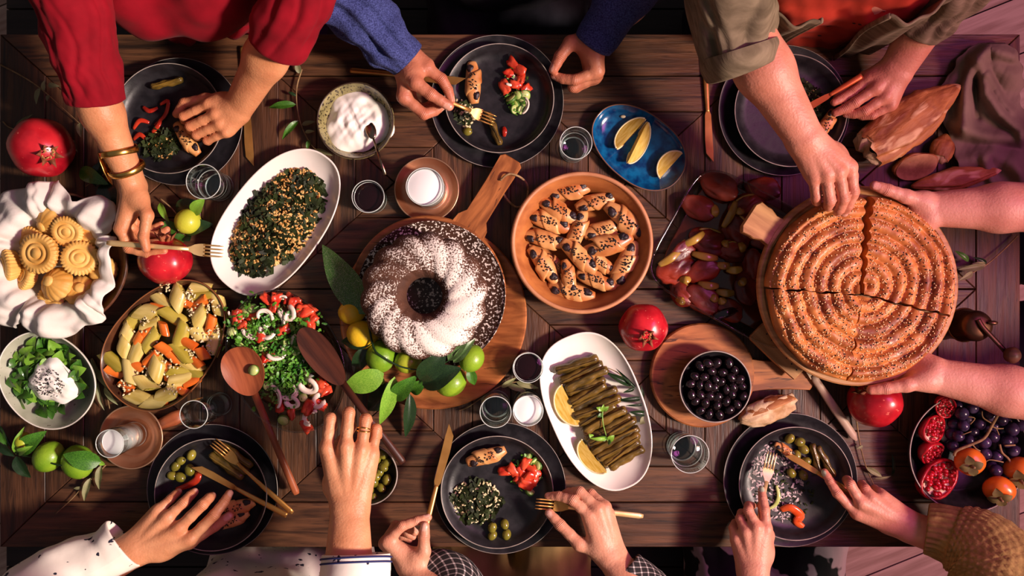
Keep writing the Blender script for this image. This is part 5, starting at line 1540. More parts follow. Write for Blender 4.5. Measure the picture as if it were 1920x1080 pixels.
# ---- lemon wedges
m_rind = M('lemon_rind', (206, 160, 30), .4, (222, 180, 50), 20, bump=.2, bscale=170)
m_flesh = M('lemon_flesh', (196, 158, 54), .25, (220, 192, 104), 50, (1, 6, 6), coat=.3)
m_pithl = M('lemon_pith', (226, 214, 170), .6)
def lemon_wedge(label, px, py, z, L_, an, ang=36, tilt=0.0, b=15, group=None):
    t = T('lemon_wedge', label, 'lemon', px, py, z, R(-an), group); t.rotation_euler = (tilt, 0, R(-an))
    a = L_ / 2
    f = lambda tt, ph: (a * cos(tt), b * 1.6 * sin(tt) ** 1.1 * sin(ph), b * 1.6 * sin(tt) ** 1.1 * cos(ph) * -1 + b * 1.2)
    mb = MB(); mb.grid(17, 9, lambda u, v: f(pi * (.02 + .96 * u), R(-ang + 2 * ang * v))); mb.build('rind', m_rind, t)
    for s_ in (-1, 1):
        mb = MB(); mb.grid(17, 5, lambda u, v: (lambda p: (p[0], p[1] * v, b * 1.2 + (p[2] - b * 1.2) * v))(f(pi * (.02 + .96 * u), s_ * R(ang)))); mb.build('flesh', m_flesh, t)
        mb = MB(); mb.tube([f(pi * (.03 + .94 * q / 16), s_ * R(ang)) for q in range(17)], 1.5, n=6); mb.build('pith', m_pithl, t)
    return t
lemon_wedge('largest lemon wedge on the blue plate near the seed', 1175, 248, 8, 76, -46, 38, .5)
lemon_wedge('slim middle lemon wedge on the blue plate', 1199, 273, 8, 84, -64, 34, -.4)
lemon_wedge('short lemon wedge at the lower end of the blue plate', 1246, 303, 8, 62, -48, 40, .9)
lemon_wedge('upper lemon wedge on the white vine leaf platter', 1057, 763, 8, 82, 64, 44, -.7, 19)
lemon_wedge('lower lemon wedge on the white vine leaf platter', 1104, 858, 8, 76, 52, 38, -.5, 17)
sd = MB(); sd.ell((0, 0, 2), (5, 3, 2.4)); o = sd.build('lemon_seed', M('lemon_pip', (224, 210, 170), .4), None, W(1168, 219, 7)); tag(o, 'pale lemon pip on the blue plate', 'seed')

# ---- olives
m_gol = M('green_olive', (96, 92, 26), .22, (140, 130, 48), 14, coat=.3, rand=.15)
m_bol = M('black_olive', (20, 12, 16), .16, (34, 22, 26), 40, coat=.4, bump=.5, bscale=90)
m_pit = M('olive_hole', (40, 34, 14), .6)
def make_olive(mat, hole=True):
    def f():
        t = T('olive', '', 'olive', 0, 0)
        mb = MB(); mb.ell((0, 0, 8.2), (11, 8.6, 8.4), 16, 10); mb.build('flesh', mat, t)
        mb = MB(); mb.ell((10.4, 0, 8.2), (1.2, 2.2, 2.2), 8, 5); mb.build('stem_end', m_pit, t)
        return t
    return f
gol, bol = Proto(make_olive(m_gol)), Proto(make_olive(m_bol))
def olives(pr, lst, z, label, group, sc_=1.0):
    for p in lst:
        o = pr(); place(o, p[0], p[1], z + (p[2] if len(p) > 2 else 0), (ru(-.3, .3), ru(-.5, .5), ru(0, 6)), sc_ * ru(.92, 1.06)); tag(o, label, None, group)
olives(gol, [(360, 853), (345, 861), (334, 872), (326, 890), (344, 892), (357, 880)], 11, 'green olive in the cluster on the white shirt plate', 'olives on the white shirt plate')
olives(gol, [(924, 985), (924, 1003), (949, 983), (948, 1001)], 11, 'green olive in the group of four on the checked shirt plate', 'olives on the checked shirt plate', .92)
olives(gol, [(880, 248)], 11, 'single green olive on the navy jumper plate', None, .95)
olives(gol, [(1479, 820), (1494, 828), (1507, 841), (1479, 885), (1502, 891), (1511, 863)], 11, 'green olive scattered on the knit jumper plate', 'olives on the knit jumper plate', .98)
olives(gol, [(1492, 855)], 11, 'dark reddish olive on the knit jumper plate', None, .95)
olives(gol, [(718, 848), (729, 866), (715, 884), (728, 898), (718, 916), (702, 900), (706, 868), (694, 918), (688, 898), (722, 878, 6), (708, 856), (672, 908), (690, 880), (676, 884), (664, 892), (700, 930), (682, 926), (708, 890, 8), (698, 852), (684, 862), (660, 872), (652, 896), (668, 920)], 8, 'green olive in the black bowl under the hand', 'olives in the black bowl')
bl_ = []
for ring, n in ((0, 1), (17, 6), (33, 11), (48, 17)):
    for k in range(n):
        a = 2 * pi * k / n + ring
        bl_.append((1341 + ring * cos(a) + ru(-2, 2), 726 + ring * sin(a) + ru(-2, 2), (12 - ring * .1) + ru(-2, 3)))
olives(bol, bl_, 40, 'shiny black olive in the heaped bowl on the round board', 'black olives in the bowl', .95)
fb = MB(); fb.lathe([(0, 0), (48, 0), (58, 14), (0, 20)], 32); o = fb.build('olive_brine', M('olive_brine', (16, 9, 12), .15), None, W(1341, 726, 26)); tag(o, 'dark brine at the bottom of the black olive bowl', 'brine', kind='stuff')

# ---- rice with greens (platter and plates)
m_rice = M('golden_rice', (186, 132, 60), .45, (226, 186, 116), 60, coat=.1)
m_wrice = M('pale_grain', (206, 190, 140), .45, (226, 214, 174), 60)
m_wilt = M('wilted_greens', (22, 28, 14), .62, (46, 58, 24), 40, spec=.25)
def heap(name, label, px, py, a, b_, rot, hgt, n1, n2, z=9, gr=m_rice, gs=2.6, cat='food'):
    t = T(name, label, cat, px, py, z, rot); t['kind'] = 'stuff'
    mb = MB()
    mb.grid(40, 8, lambda u, v: (lambda th: (a * v * .93 * cos(th), b_ * v * .93 * sin(th), hgt * .8 * (1 - v ** 2.2) + 1.2 * sin(9 * th + 7 * v)))(2 * pi * u), wrap=True); mb.build('mound', m_wilt, t)
    it, it2 = [], []
    for _ in range(n1):
        x, y, r_ = in_ell(a, b_)
        k_ = 1 + .08 * sin(3 * math.atan2(y, x))
        it.append(((x * k_, y * k_, hgt * (1 - r_ ** 2.2) + ru(-.5, 2.2)), (ru(-.6, .6), ru(-.6, .6), ru(0, 6)), (gs * ru(.9, 1.5), gs * .62, gs * .6)))
    for _ in range(n2):
        x, y, r_ = in_ell(a * 1.03, b_ * 1.03)
        it2.append(((x, y, hgt * (1 - r_ ** 2.2) + ru(0, 2.6)), (ru(-.8, .8), ru(-.8, .8), ru(0, 6)), (ru(5, 13), ru(3, 6), 3)))
    o1 = scatter('grains', gr, t, TE, it); o2 = scatter('chopped_leaves', m_wilt, t, TF, it2)
    return t
heap('rice_with_greens', 'golden rice and wilted greens heaped on the white platter', 522, 418, 112, 62, R(53), 20, 1250, 620, 10, gs=3.8)
heap('rice_with_greens', 'small heap of rice and greens on the checked shirt plate', 892, 940, 46, 40, 0, 8, 170, 120, 10, m_wrice, 3.2)
heap('rice_with_greens', 'rice grains and greens beside the fork on the navy jumper plate', 868, 214, 28, 22, R(-60), 7, 80, 22, 10, m_wrice, 3.6)
heap('rice_with_greens', 'rice and greens at the fist on the red blouse plate', 305, 270, 36, 26, R(20), 8, 90, 110, 10, m_rice, 2.9)
heap('chopped_greens', 'chopped greens beside the copper knife on the linen sleeve plate', 1519, 188, 36, 17, R(-60), 14, 110, 90, 11, M('fresh_bits', (130, 150, 60), .4, (170, 184, 96), 60), 3)

# ---- yoghurt
m_yog = M('yoghurt', (236, 230, 218), .35, (244, 240, 232), 20, sss=.3, sssr=(1, .9, .7))
def blob(name, label, px, py, z, a, b_, h, rot, parent=None, seed=3, sw=3.0, cat='food'):
    t = T(name, label, cat, px, py, z, rot)
    nz = vnoise(seed)
    mb = MB()
    def f(u, v):
        th = 2 * pi * u
        k_ = 1 + .10 * sin(3 * th + seed) + .05 * sin(7 * th)
        x, y = a * v * k_ * cos(th), b_ * v * k_ * sin(th)
        return (x, y, h * (1 - v ** 3.0) + sw * (1 - v ** 4) * float(nz(np.array((x * .05, y * .09, 0)), 1.1)) + sw * .35 * (1 - v ** 4) * sin(.3 * math.hypot(x - 12, y + 5)) + sw * .3 * (1 - v ** 4) * float(nz(np.array((x * .16, y * .2, 4.)), 1.0)))
    mb.grid(72, 26, f, wrap=True)
    o = mb.build('cream', m_yog, t)
    return t
blob('yoghurt', 'thick swirled white yoghurt in the speckled bowl', 670, 230, 20, 64, 58, 17, .3, sw=3.6)
yg = blob('yoghurt', 'white yoghurt with black sesame on the greens', 100, 716, 42, 46, 38, 14, -.6, seed=8)
scatter('sesame', m_nig, yg, TE, [((*in_ell(30, 24, 0, .6)[:2], ru(13.5, 16.5)), (0, 0, ru(0, 3)), (1.7, 1.0, .8)) for _ in range(110)])
# greens in the sage bowl
t = origin_thing('leafy_greens', 'small round salad leaves in the sage bowl', 'salad')
for i in range(190):
    a = ru(0, 2 * pi); r_ = ru(.25, .98)
    x, y = 84 + 66 * r_ * cos(a), 706 + 58 * r_ * sin(a)
    if x < 70 and y > 740: continue
    an = ru(0, 2 * pi); L_ = ru(18, 32)
    leaf(t, P(x, y, ru(18, 34)), P(x + L_ * cos(an), y + L_ * sin(an), ru(26, 48)), L_ * ru(.7, 1.05), random.choice('gggl'), ru(-.6, .6))

# ---- leek, carrot and rice dish
m_leek = M('leek', (186, 162, 78), .3, (222, 202, 126), 14, (1, 5, 5), coat=.35, rand=.14)
m_leek2 = M('green_leek', (158, 142, 44), .3, (190, 172, 76), 14, (1, 5, 5), coat=.35, rand=.14)
m_carrot = M('carrot', (216, 96, 26), .32, (234, 124, 44), 30, coat=.3, rand=.08)
def make_chunk(mat, nm, L_, r_, sl, layers):
    def f():
        t = T(nm, '', 'vegetable', 0, 0)
        mb = MB()
        n = 16
        RR = []
        for i in range(7):
            u = i / 6 - .5
            ring = []
            for j in range(n):
                a = 2 * pi * j / n
                k_ = .92 if i in (0, 6) else 1
                x = u * L_ + sl * cos(a) * r_
                ring.append((x, r_ * k_ * cos(a), r_ * .8 + r_ * .72 * k_ * sin(a)))
            RR.append(ring)
        mb.rings(RR); mb.build('chunk', mat, t, smooth='auto')
        if layers:
            for sg_ in (-1, 1):
                mb = MB()
                for q in (.35, .68):
                    mb.tube([(sg_ * (L_ / 2 + .3) + sl * cos(a) * r_ * q, r_ * q * cos(a), r_ * .8 + r_ * .72 * q * sin(a)) for a in np.linspace(0, 2 * pi, 15)], .7, n=5, cap=False)
                mb.build('layer_rings', m_leek2, t)
        return t
    return f
leek = [Proto(make_chunk(m_leek, 'leek_piece', 46, 15, .5, True)), Proto(make_chunk(m_leek2, 'leek_piece', 50, 14, .6, True)), Proto(make_chunk(m_leek, 'leek_piece', 38, 17, .7, True))]
carr = [Proto(make_chunk(m_carrot, 'carrot_piece', 34, 9, .3, False)), Proto(make_chunk(m_carrot, 'carrot_piece', 26, 10, .4, False))]
LK = [(790, 105, 5, 8), (810, 180, -5, 8), (640, 190, 110, 12), (520, 210, 40, 10), (590, 320, 35, 14), (790, 330, 130, 14), (925, 250, 80, 8), (640, 470, 110, 18), (790, 480, 50, 12), (890, 520, 105, 10), (290, 350, 130, 8), (420, 310, 8, 10), (415, 390, -20, 14), (430, 500, 125, 16), (220, 560, 110, 12), (335, 600, 115, 12), (660, 620, 50, 18), (490, 710, 105, 18), (265, 760, 80, 14), (160, 670, 40, 8), (380, 840, 45, 14), (640, 790, 165, 12), (740, 740, 30, 12), (340, 920, 25, 8), (550, 910, 160, 10), (640, 730, 8, 14), (450, 955, 10, 6), (720, 690, 40, 8), (900, 400, 60, 8), (250, 460, 120, 8)]
for i, (zx, zy, an, z) in enumerate(LK):
    o = leek[i % 3](); place(o, 180 + zx / 4, 510 + zy / 4, 16 + z, (ru(-.5, .5), ru(-.15, .15), R(-an)), ru(.8, .98)); tag(o, 'cooked leek piece cut on the slant in the brown dish', None, 'leek pieces in the brown dish')
CR = [(475, 258, 10, 16), (705, 240, 20, 14), (795, 245, -38, 18), (530, 420, 80, 24), (865, 390, 105, 20), (340, 500, 120, 20), (410, 440, 140, 20), (520, 560, 35, 26), (710, 525, 25, 24), (815, 615, 52, 24), (420, 640, 140, 22), (335, 700, 25, 18), (590, 640, 45, 20), (780, 670, 40, 20), (740, 820, -20, 18), (660, 885, 35, 14), (150, 735, 25, 12), (235, 840, 25, 14), (270, 890, 120, 12), (505, 965, -5, 10), (560, 740, 90, 14)]
for i, (zx, zy, an, z) in enumerate(CR):
    o = carr[i % 2](); place(o, 180 + zx / 4, 510 + zy / 4, 16 + z, (ru(-.4, .4), ru(-.2, .2), R(-an)), ru(.85, 1.05)); tag(o, 'bright orange carrot piece in the brown leek dish', None, 'carrot pieces in the brown dish')
its = []
for cx, cy in ((520, 100), (690, 180), (720, 300), (860, 270), (390, 350), (380, 440), (720, 460), (830, 500), (460, 590), (400, 760), (560, 880), (220, 850), (700, 600), (810, 600), (540, 700), (880, 440)):
    for _ in range(26):
        its.append((P(180 + (cx + random.gauss(0, 34)) / 4, 510 + (cy + random.gauss(0, 34)) / 4, ru(40, 50)), (ru(-.5, .5), ru(-.5, .5), ru(0, 6)), (3.0, 1.9, 1.7)))
o = scatter('cooked_rice', m_wrice, None, TE, its, loc=(0, 0, TZ)); tag(o, 'grains of white rice scattered over the leeks and carrots', 'rice', kind='stuff')
mb = MB(); mb.dish(ell_outline(112, 74, 60, 2.2, -.10, R(50)), [(40, 0), (6, 2), (0, 10), (30, 14)]); o = mb.build('leek_broth', M('leek_broth', (96, 80, 30), .2, (120, 100, 44), 30), None, W(309, 645, 10)); tag(o, 'oily broth under the leeks in the brown dish', 'broth', kind='stuff')
# ------------------------------------------------------------------ basket of moulded biscuits on a crumpled cloth
bowl('wooden_basin', 'dark wooden basin holding the cloth and moulded biscuits', 112, 488, 128, 46, m_dkw, th=6, foot=.7, flatin=.85, rimmat=m_dkw, rimw=2.5)
m_napw = M('white_linen', (206, 198, 188), .85, (224, 217, 208), 12, bump=.2, bscale=150, spec=.2)
AN = [(-20, 122), (0, 118), (16, 130), (24, 108), (36, 128), (48, 158), (57, 150), (64, 116), (74, 132), (84, 152), (100, 148), (118, 150), (132, 168), (146, 150), (160, 128), (180, 132), (200, 150), (222, 160), (236, 150), (248, 124), (258, 138), (276, 146), (290, 134), (304, 148), (318, 138), (332, 120), (340, 122)]
def edge_r(a):
    d = math.degrees(a) % 360
    xs = [x % 360 for x, _ in AN]; o = sorted(zip(xs, [r for _, r in AN]))
    xs = [o[-1][0] - 360] + [x for x, _ in o] + [o[0][0] + 360]; ys = [o[-1][1]] + [y for _, y in o] + [o[0][1]]
    return float(np.interp(d, xs, ys))
t = T('linen_cloth', 'crumpled white linen cloth lining the basin of biscuits', 'cloth', 106, 489, 46); t.location.z = TZ
mb = MB()
nz = vnoise(21)
def cl(u, v):
    a = 2 * pi * u
    R_ = edge_r(a) * .965
    r_ = R_ * v
    s_ = min(1, max(0, (r_ - 55) / 45))
    fold = (10 * sin(7 * a + 1.2) + 7 * sin(13 * a + 3 * v) + 5 * sin(23 * a)) * s_ * .9
    z = 14 + 58 * s_ * s_ * (3 - 2 * s_) - 26 * max(0, (r_ - 108) / 40) ** 1.2 + fold + 6 * float(nz(np.array((cos(a) * r_ * .05, sin(a) * r_ * .05, 0)), 1.0)) * s_
    tw = .10 * sin(5 * a + 1) * s_
    return (r_ * cos(a + tw), r_ * sin(a + tw), max(z, 8 if r_ < 100 else 3))
mb.grid(200, 40, cl, wrap=True)
o = mb.build('fabric', m_napw, t); o.modifiers.new('thick', 'SOLIDIFY').thickness = .0016
m_bis = M('biscuit', (204, 146, 62), .55, (232, 186, 104), 22, bump=.25, bscale=120, rand=.10)
def make_tart():
    t = T('moulded_biscuit', '', 'biscuit', 0, 0)
    mb = MB()
    fl = lambda a, z: 1 + .05 * cos(30 * a) * (1 if 1 < z < 24 else .7)
    mb.lathe([(0, 0), (24, 0), (26, 1.5), (31, 12), (33, 20)], 120, fr=fl)
    mb.lathe([(33, 20), (31, 23.5), (25, 25)], 120, fr=lambda a, z: 1 + .05 * cos(30 * a) * (1 if z < 24.5 else .2))
    mb.build('fluted_side', m_bis, t)
    mb = MB(); mb.lathe([(25.4, 24.9), (20, 25.6), (18.6, 23.4), (17, 23.4), (15.8, 26), (12, 26.4), (10.4, 24.2), (9.2, 24.2), (8, 26.2), (0, 26.6)], 60); mb.build('ringed_top', m_bis, t)
    return t
def make_dome():
    t = T('moulded_biscuit', '', 'biscuit', 0, 0)
    mb = MB(); mb.lathe([(0, 0), (30, 0), (32, 3), (30, 9), (24, 17), (15, 23), (9, 25)], 96, fr=lambda a, z: 1 + .06 * abs(sin(7 * a)) - .03); mb.build('petalled_dome', m_bis, t)
    mb = MB(); mb.lathe([(10, 23.5), (9.5, 28), (6, 30), (0, 30.5)], 32); mb.build('button', m_bis, t)
    return t
tart, dome = Proto(make_tart), Proto(make_dome)
for pr, zx, zy, z, rx, ry, sc_, lb in ((dome, 300, 165, 44, .5, -.6, .95, 'tilted petalled biscuit at the top of the cloth'), (tart, 400, 215, 48, .25, .1, .85, 'ringed biscuit second from the top in the cloth'), (tart, 260, 345, 54, .05, -.1, 1.08, 'largest ringed biscuit in the middle of the cloth'),
        (tart, 462, 380, 46, -.1, .3, .95, 'ringed biscuit nearest the fork handle'), (tart, 95, 410, 40, .1, -.75, .95, 'ringed biscuit leaning at the far left of the cloth'), (tart, 185, 480, 36, -.2, -.6, .8, 'ringed biscuit tucked beside the leaning one'),
        (dome, 335, 520, 48, -.25, -.3, 1.0, 'petalled biscuit with a round button below the largest one'), (dome, 465, 560, 34, -.3, .3, .95, 'petalled biscuit at the lower edge of the cloth'), (dome, 525, 255, 30, .5, .5, .9, 'brown biscuit half hidden at the upper right of the cloth'), (tart, 215, 268, 28, .3, -.2, .85, 'biscuit mostly hidden behind the largest ringed one'), (dome, 580, 440, 28, 0, .7, .8, 'biscuit half under the cloth fold near the pomegranate'), (tart, 320, 600, 24, -.4, 0, .8, 'biscuit at the bottom under the button biscuit')):
    o = pr(); place(o, zx / 3, 360 + zy / 3, z, (rx, ry, ru(0, 6)), sc_)
    o.rotation_euler = (Matrix.Rotation(ry, 3, 'Y') @ Matrix.Rotation(rx, 3, 'X') @ Matrix.Rotation(ru(0, 6), 3, 'Z')).to_euler()
    o['label'] = lb; o['group'] = 'moulded biscuits in the cloth'

# ------------------------------------------------------------------ chopped salad in the glass bowl
m_tom = M('tomato', (178, 34, 20), .28, (220, 84, 52), 50, coat=.25, bump=.4, rand=.12)
m_cuc2 = M('cucumber_flesh', (170, 190, 100), .35, (200, 212, 140), 40, coat=.2, rand=.08)
m_cucp = M('cucumber_peel', (52, 92, 30), .4, (90, 130, 44), 30)
m_onion = M('onion', (226, 206, 186), .35, (238, 226, 210), 30, coat=.2, rand=.06)
m_herb = M('herb_green', (44, 104, 24), .45, (98, 156, 48), 50)
def make_tom(sd):
    def f():
        t = T('tomato_piece', '', 'tomato', 0, 0); nz = vnoise(sd)
        mb = MB(); mb.ell((0, 0, 5), (10.5, 7, 4.6), 16, 10, fn=lambda p: (1 + .30 * float(nz(p * 1.6))) / max(abs(p[0]), abs(p[1]), abs(p[2])) ** .6); mb.build('flesh', m_tom, t)
        mb = MB(); mb.grid(9, 4, lambda u, v: (9.5 * cos(pi * (.1 + .8 * u)), 7.4 * sin(pi * (.1 + .8 * u)) , 3 + 5 * v)); mb.build('skin', M('tomato_skin', (150, 16, 14), .18, coat=.4), t)
        return t
    return f
def make_cuc():
    t = T('cucumber_piece', '', 'cucumber', 0, 0)
    mb = MB(); mb.lathe([(0, 0), (8.6, 0), (8.6, 5), (0, 5.4)], 20); mb.build('flesh', m_cuc2, t)
    mb = MB(); mb.lathe([(8.6, 0), (9.5, .3), (9.5, 4.7), (8.6, 5)], 20); mb.build('peel', m_cucp, t)
    return t
def make_on(r_, arc, wv):
    def f():
        t = T('onion_slice', '', 'onion', 0, 0)
        mb = MB(); mb.tube([(r_ * cos(a), r_ * .8 * sin(a), 4 + 1.5 * sin(2 * a)) for a in np.linspace(0, arc, 15)], [1.2] + [3.2 * wv] * 13 + [1.2], n=7, flat=.7); mb.build('outer_layer', m_onion, t)
        mb = MB(); mb.tube([(r_ * .72 * cos(a), r_ * .55 * sin(a), 3.2) for a in np.linspace(.3, arc - .3, 11)], 1.6 * wv, n=6, flat=.7); mb.build('inner_layer', m_onion, t)
        return t
    return f
tomp = [Proto(make_tom(s)) for s in (3, 9)]; cucp = Proto(make_cuc); onp = [Proto(make_on(15, 4.2, 1.2)), Proto(make_on(19, 2.8, .8)), Proto(make_on(13, 5.2, 1.4))]
def salad_at(ox, oy, k_, lst, pr, z, lab, grp, tilt=.5, s0=.85, s1=1.15):
    for i, q in enumerate(lst):
        o = (pr[i % len(pr)] if isinstance(pr, list) else pr)()
        place(o, ox + q[0] / k_, oy + q[1] / k_, z + (q[2] if len(q) > 2 else ru(-3, 5)), (ru(-tilt, tilt), ru(-tilt, tilt), ru(0, 6)), ru(s0, s1)); tag(o, lab, None, grp)
salad_at(410, 530, 3.6, [(150, 265), (320, 110), (380, 105), (540, 130), (600, 200), (620, 290), (440, 310), (590, 350), (320, 510), (280, 370), (705, 680), (430, 840), (590, 960), (680, 820), (250, 225), (500, 140), (560, 180), (640, 250), (470, 115), (130, 240), (170, 290), (590, 250), (630, 320), (350, 500), (500, 880), (620, 850), (720, 740), (380, 160)], tomp, 46, 'red tomato piece in the chopped salad bowl', 'tomato in the glass bowl', s0=1.0, s1=1.4)
salad_at(410, 530, 3.6, [(375, 150), (195, 200), (185, 345), (95, 335), (150, 405), (390, 360), (300, 435), (380, 680), (330, 695), (570, 775), (460, 775), (500, 690), (530, 460), (580, 460), (545, 520), (610, 370), (440, 920), (230, 180), (590, 660), (460, 400), (360, 610), (240, 170)], cucp, 48, 'green cucumber piece in the chopped salad bowl', 'cucumber in the glass bowl')
salad_at(410, 530, 3.6, [(240, 590)], cucp, 74, 'cucumber piece lying in the wooden spoon', None, .2)
salad_at(410, 530, 3.6, [(315, 225), (420, 155), (470, 200), (505, 250), (400, 255), (555, 405), (390, 475), (510, 500), (610, 690), (480, 735), (370, 770), (680, 800), (625, 910), (140, 190), (340, 330), (230, 320), (350, 560), (500, 800)], onp, 52, 'pale onion slice in the chopped salad bowl', 'onion in the glass bowl', .3)
it = []
for _ in range(1500):
    cx, cy, sx_ = random.choice(((430, 400, 90), (520, 560, 80), (450, 600, 90), (420, 680, 70), (300, 260, 90), (200, 330, 70), (560, 300, 60), (330, 480, 90)))
    it.append((P(410 + random.gauss(cx, sx_) / 3.6, 530 + random.gauss(cy, sx_) / 3.6, ru(44, 63)), (ru(-.9, .9), ru(-.9, .9), ru(0, 6)), (ru(2, 6), ru(1.4, 3.4), 2.6)))
o = scatter('chopped_parsley', m_herb, None, TF, it, loc=(0, 0, TZ)); tag(o, 'chopped green parsley strewn over the salad in the glass bowl', 'herbs', kind='stuff')
m_juice = M('salad_base', (70, 34, 18), .25, (96, 70, 30), 20)
mb = MB(); mb.dish(ell_outline(104, 78, 60, 2, 0, R(115)), [(20, 0), (0, 14), (12, 34), (60, 40)]); o = mb.build('salad_heap', m_juice, None, W(530, 668, 8)); tag(o, 'juicy lower layer of the chopped salad in the glass bowl', 'salad', kind='stuff')

# ------------------------------------------------------------------ salad portions on the plates
salad_at(0, 0, 1, [(962, 120), (975, 132), (955, 140), (978, 152), (966, 160), (950, 165), (984, 165)], tomp, 14, 'tomato piece in the salad on the navy jumper plate', 'salad on the navy jumper plate', s0=1.0, s1=1.3)
salad_at(0, 0, 1, [(972, 178), (980, 190), (968, 196), (984, 178), (960, 188), (974, 206), (962, 205)], cucp, 14, 'cucumber piece in the salad on the navy jumper plate', 'salad on the navy jumper plate', .9)
salad_at(0, 0, 1, [(956, 152), (980, 198)], onp, 18, 'onion curl in the salad on the navy jumper plate', 'salad on the navy jumper plate', s0=.6, s1=.8)
salad_at(0, 0, 1, [(985, 868), (996, 878), (978, 882), (990, 892), (1000, 900), (975, 896), (1004, 886), (984, 905), (960, 880), (948, 884)], tomp, 14, 'tomato piece in the salad on the checked shirt plate', 'salad on the checked shirt plate', s0=.9, s1=1.3)
salad_at(0, 0, 1, [(990, 858), (1010, 872), (992, 922), (1000, 862), (1008, 894)], cucp, 14, 'cucumber piece in the salad on the checked shirt plate', 'salad on the checked shirt plate', .9)
def herb_bits(label, px, py, a, b_, n, z, mat=m_herb, nm='herb_bits', s_=1.0, zz=1.0):
    it = []
    for _ in range(n):
        x, y, r_ = in_ell(a, b_)
        it.append(((x, y, ru(0, 8) * zz), (ru(-.9, .9) * zz, ru(-.9, .9) * zz, ru(0, 6)), (ru(2, 5) * s_, ru(1, 2.4) * s_, 2)))
    o = scatter(nm, mat, None, TF, it, loc=W(px, py, z)); tag(o, label, 'herbs', kind='stuff'); return o
herb_bits('chopped herbs over the salad on the navy jumper plate', 968, 170, 26, 45, 70, 14)
herb_bits('chopped herbs over the salad on the checked shirt plate', 985, 885, 34, 34, 70, 14)
m_pep = M('red_pepper', (150, 26, 16), .25, (190, 58, 32), 30, coat=.3, rand=.12)
m_pepo = M('orange_pepper', (206, 76, 30), .25, (224, 104, 48), 30, coat=.3)
def strip(name, label, pl, r_, mat, flat=.45, group=None, cat='vegetable', skin=True):
    t = origin_thing(name, label, cat, group)
    c = catmull([P(*p) for p in pl], 5)
    mb = MB(); n = len(c); mb.tube(c, [r_ * (.55 + .45 * sin(pi * i / (n - 1))) for i in range(n)], n=9, flat=flat); mb.build('flesh', mat, t)
    return t
for a in ([(250, 242, 14), (262, 226, 18), (280, 230, 14)], [(300, 196, 14), (315, 190, 20), (310, 215, 16), (290, 235, 14)], [(250, 262, 14), (262, 252, 18), (276, 264, 14)], [(268, 200, 13), (280, 208, 17), (296, 202, 14)], [(285, 248, 15), (296, 236, 18), (302, 222, 15)]):
    strip('pepper_strip', 'thin red pepper strip on the red blouse plate', a, 4.5, m_pep, group='pepper strips on the red blouse plate')
strip('pepper_strip', 'curled red pepper piece among olives on the white shirt plate', [(330, 918, 14), (352, 910, 18), (368, 900, 20), (372, 888, 18), (366, 888, 14)], 7, m_pep)
strip('pepper_strip', 'small red tomato scrap right of the vine leaf on the navy plate', [(944, 238, 12), (946, 246, 15), (945, 256, 12)], 5, m_pep)
strip('pepper_strip', 'orange-red pepper scrap with a curled tail on the knit jumper plate', [(1464, 956, 13), (1482, 952, 20), (1500, 966, 16), (1494, 978, 14), (1506, 988, 12)], 9, m_pepo)
strip('cucumber_strip', 'curved green cucumber strip on the knit jumper plate', [(1456, 910, 13), (1460, 930, 16), (1454, 946, 14), (1442, 954, 13)], 4, m_cuc2)
herb_bits('pale sauce and rice remains smeared over the knit jumper plate', 1452, 905, 55, 75, 330, 10, M('rice_remains', (176, 160, 160), .5, (206, 192, 190), 60), 'rice_remains', .9, .2)
herb_bits('dark herb flecks on the knit jumper plate', 1470, 930, 55, 55, 70, 11, m_wilt, 'herb_bits', 1.0, .3)
# thyme sprig on the vine leaves
twig('thyme_sprig', 'fresh green thyme sprig lying on the vine leaf rolls', [(1130, 764, 34), (1130, 790, 34), (1136, 815, 34), (1140, 828, 34)],
     [((1130, 768, 34), (1118, 764, 38), 9, 'l'), ((1130, 770, 34), (1142, 762, 38), 9, 'l'), ((1129, 776, 34), (1120, 782, 38), 8, 'g'), ((1138, 824, 34), (1122, 818, 38), 10, 'g'), ((1138, 822, 34), (1106, 822, 40), 8, 'l'), ((1140, 826, 34), (1152, 816, 38), 12, 'l'), ((1140, 828, 34), (1146, 830, 38), 10, 'g'), ((1112, 820, 36), (1104, 814, 40), 9, 'l'), ((1128, 772, 34), (1132, 758, 38), 8, 'l')], r=1.3, mat=m_leaf_l, cat='sprig')

# ------------------------------------------------------------------ roast peppers in the glass dish
mb = MB(); k_ = (H - 12) / H
mb.dish([(x * k_, y * k_) for x, y in ell_outline(142, 110, 80, 5, 0, R(-29))], [(3, 0), (0, 3), (0, 9), (2, 10), (60, 10)]); o = mb.build('pepper_juice', M('pepper_juice', (58, 18, 12), .1, (92, 40, 18), 14, spec=.7), None, W(1400, 486, 7)); tag(o, 'dark red cooking juice in the glass baking dish', 'sauce', kind='stuff')
m_roast = M('roast_pepper', (62, 10, 8), .42, (136, 44, 22), 16, coat=.1, rand=.2, bump=.3, bscale=60)
m_yel = M('yellow_pepper', (128, 96, 30), .32, (170, 134, 54), 22, coat=.4, rand=.15)
def make_roast(sd):
    def f():
        t = T('roast_pepper', '', 'pepper', 0, 0); nz = vnoise(sd)
        mb = MB(); mb.ell((0, 0, 0), (36, 25, 11), 28, 16, fn=lambda p: 1 + .24 * float(nz(p * 1.2)) + .06 * float(nz(p * 4.0)) - .14 * max(0, p[2]) * (1 if abs(p[1]) < .25 else 0)); mb.build('flesh', m_roast, t)
        mb = MB(); mb.tube([(x, 22 * math.sqrt(max(0, 1 - (x / 36) ** 2)), 4) for x in np.linspace(-22, 20, 11)], [1] + [2.4] * 9 + [1], n=6, flat=.6); mb.build('cut_edge', m_yel, t)
        return t
    return f
rp_ = [Proto(make_roast(s)) for s in (4, 6)]
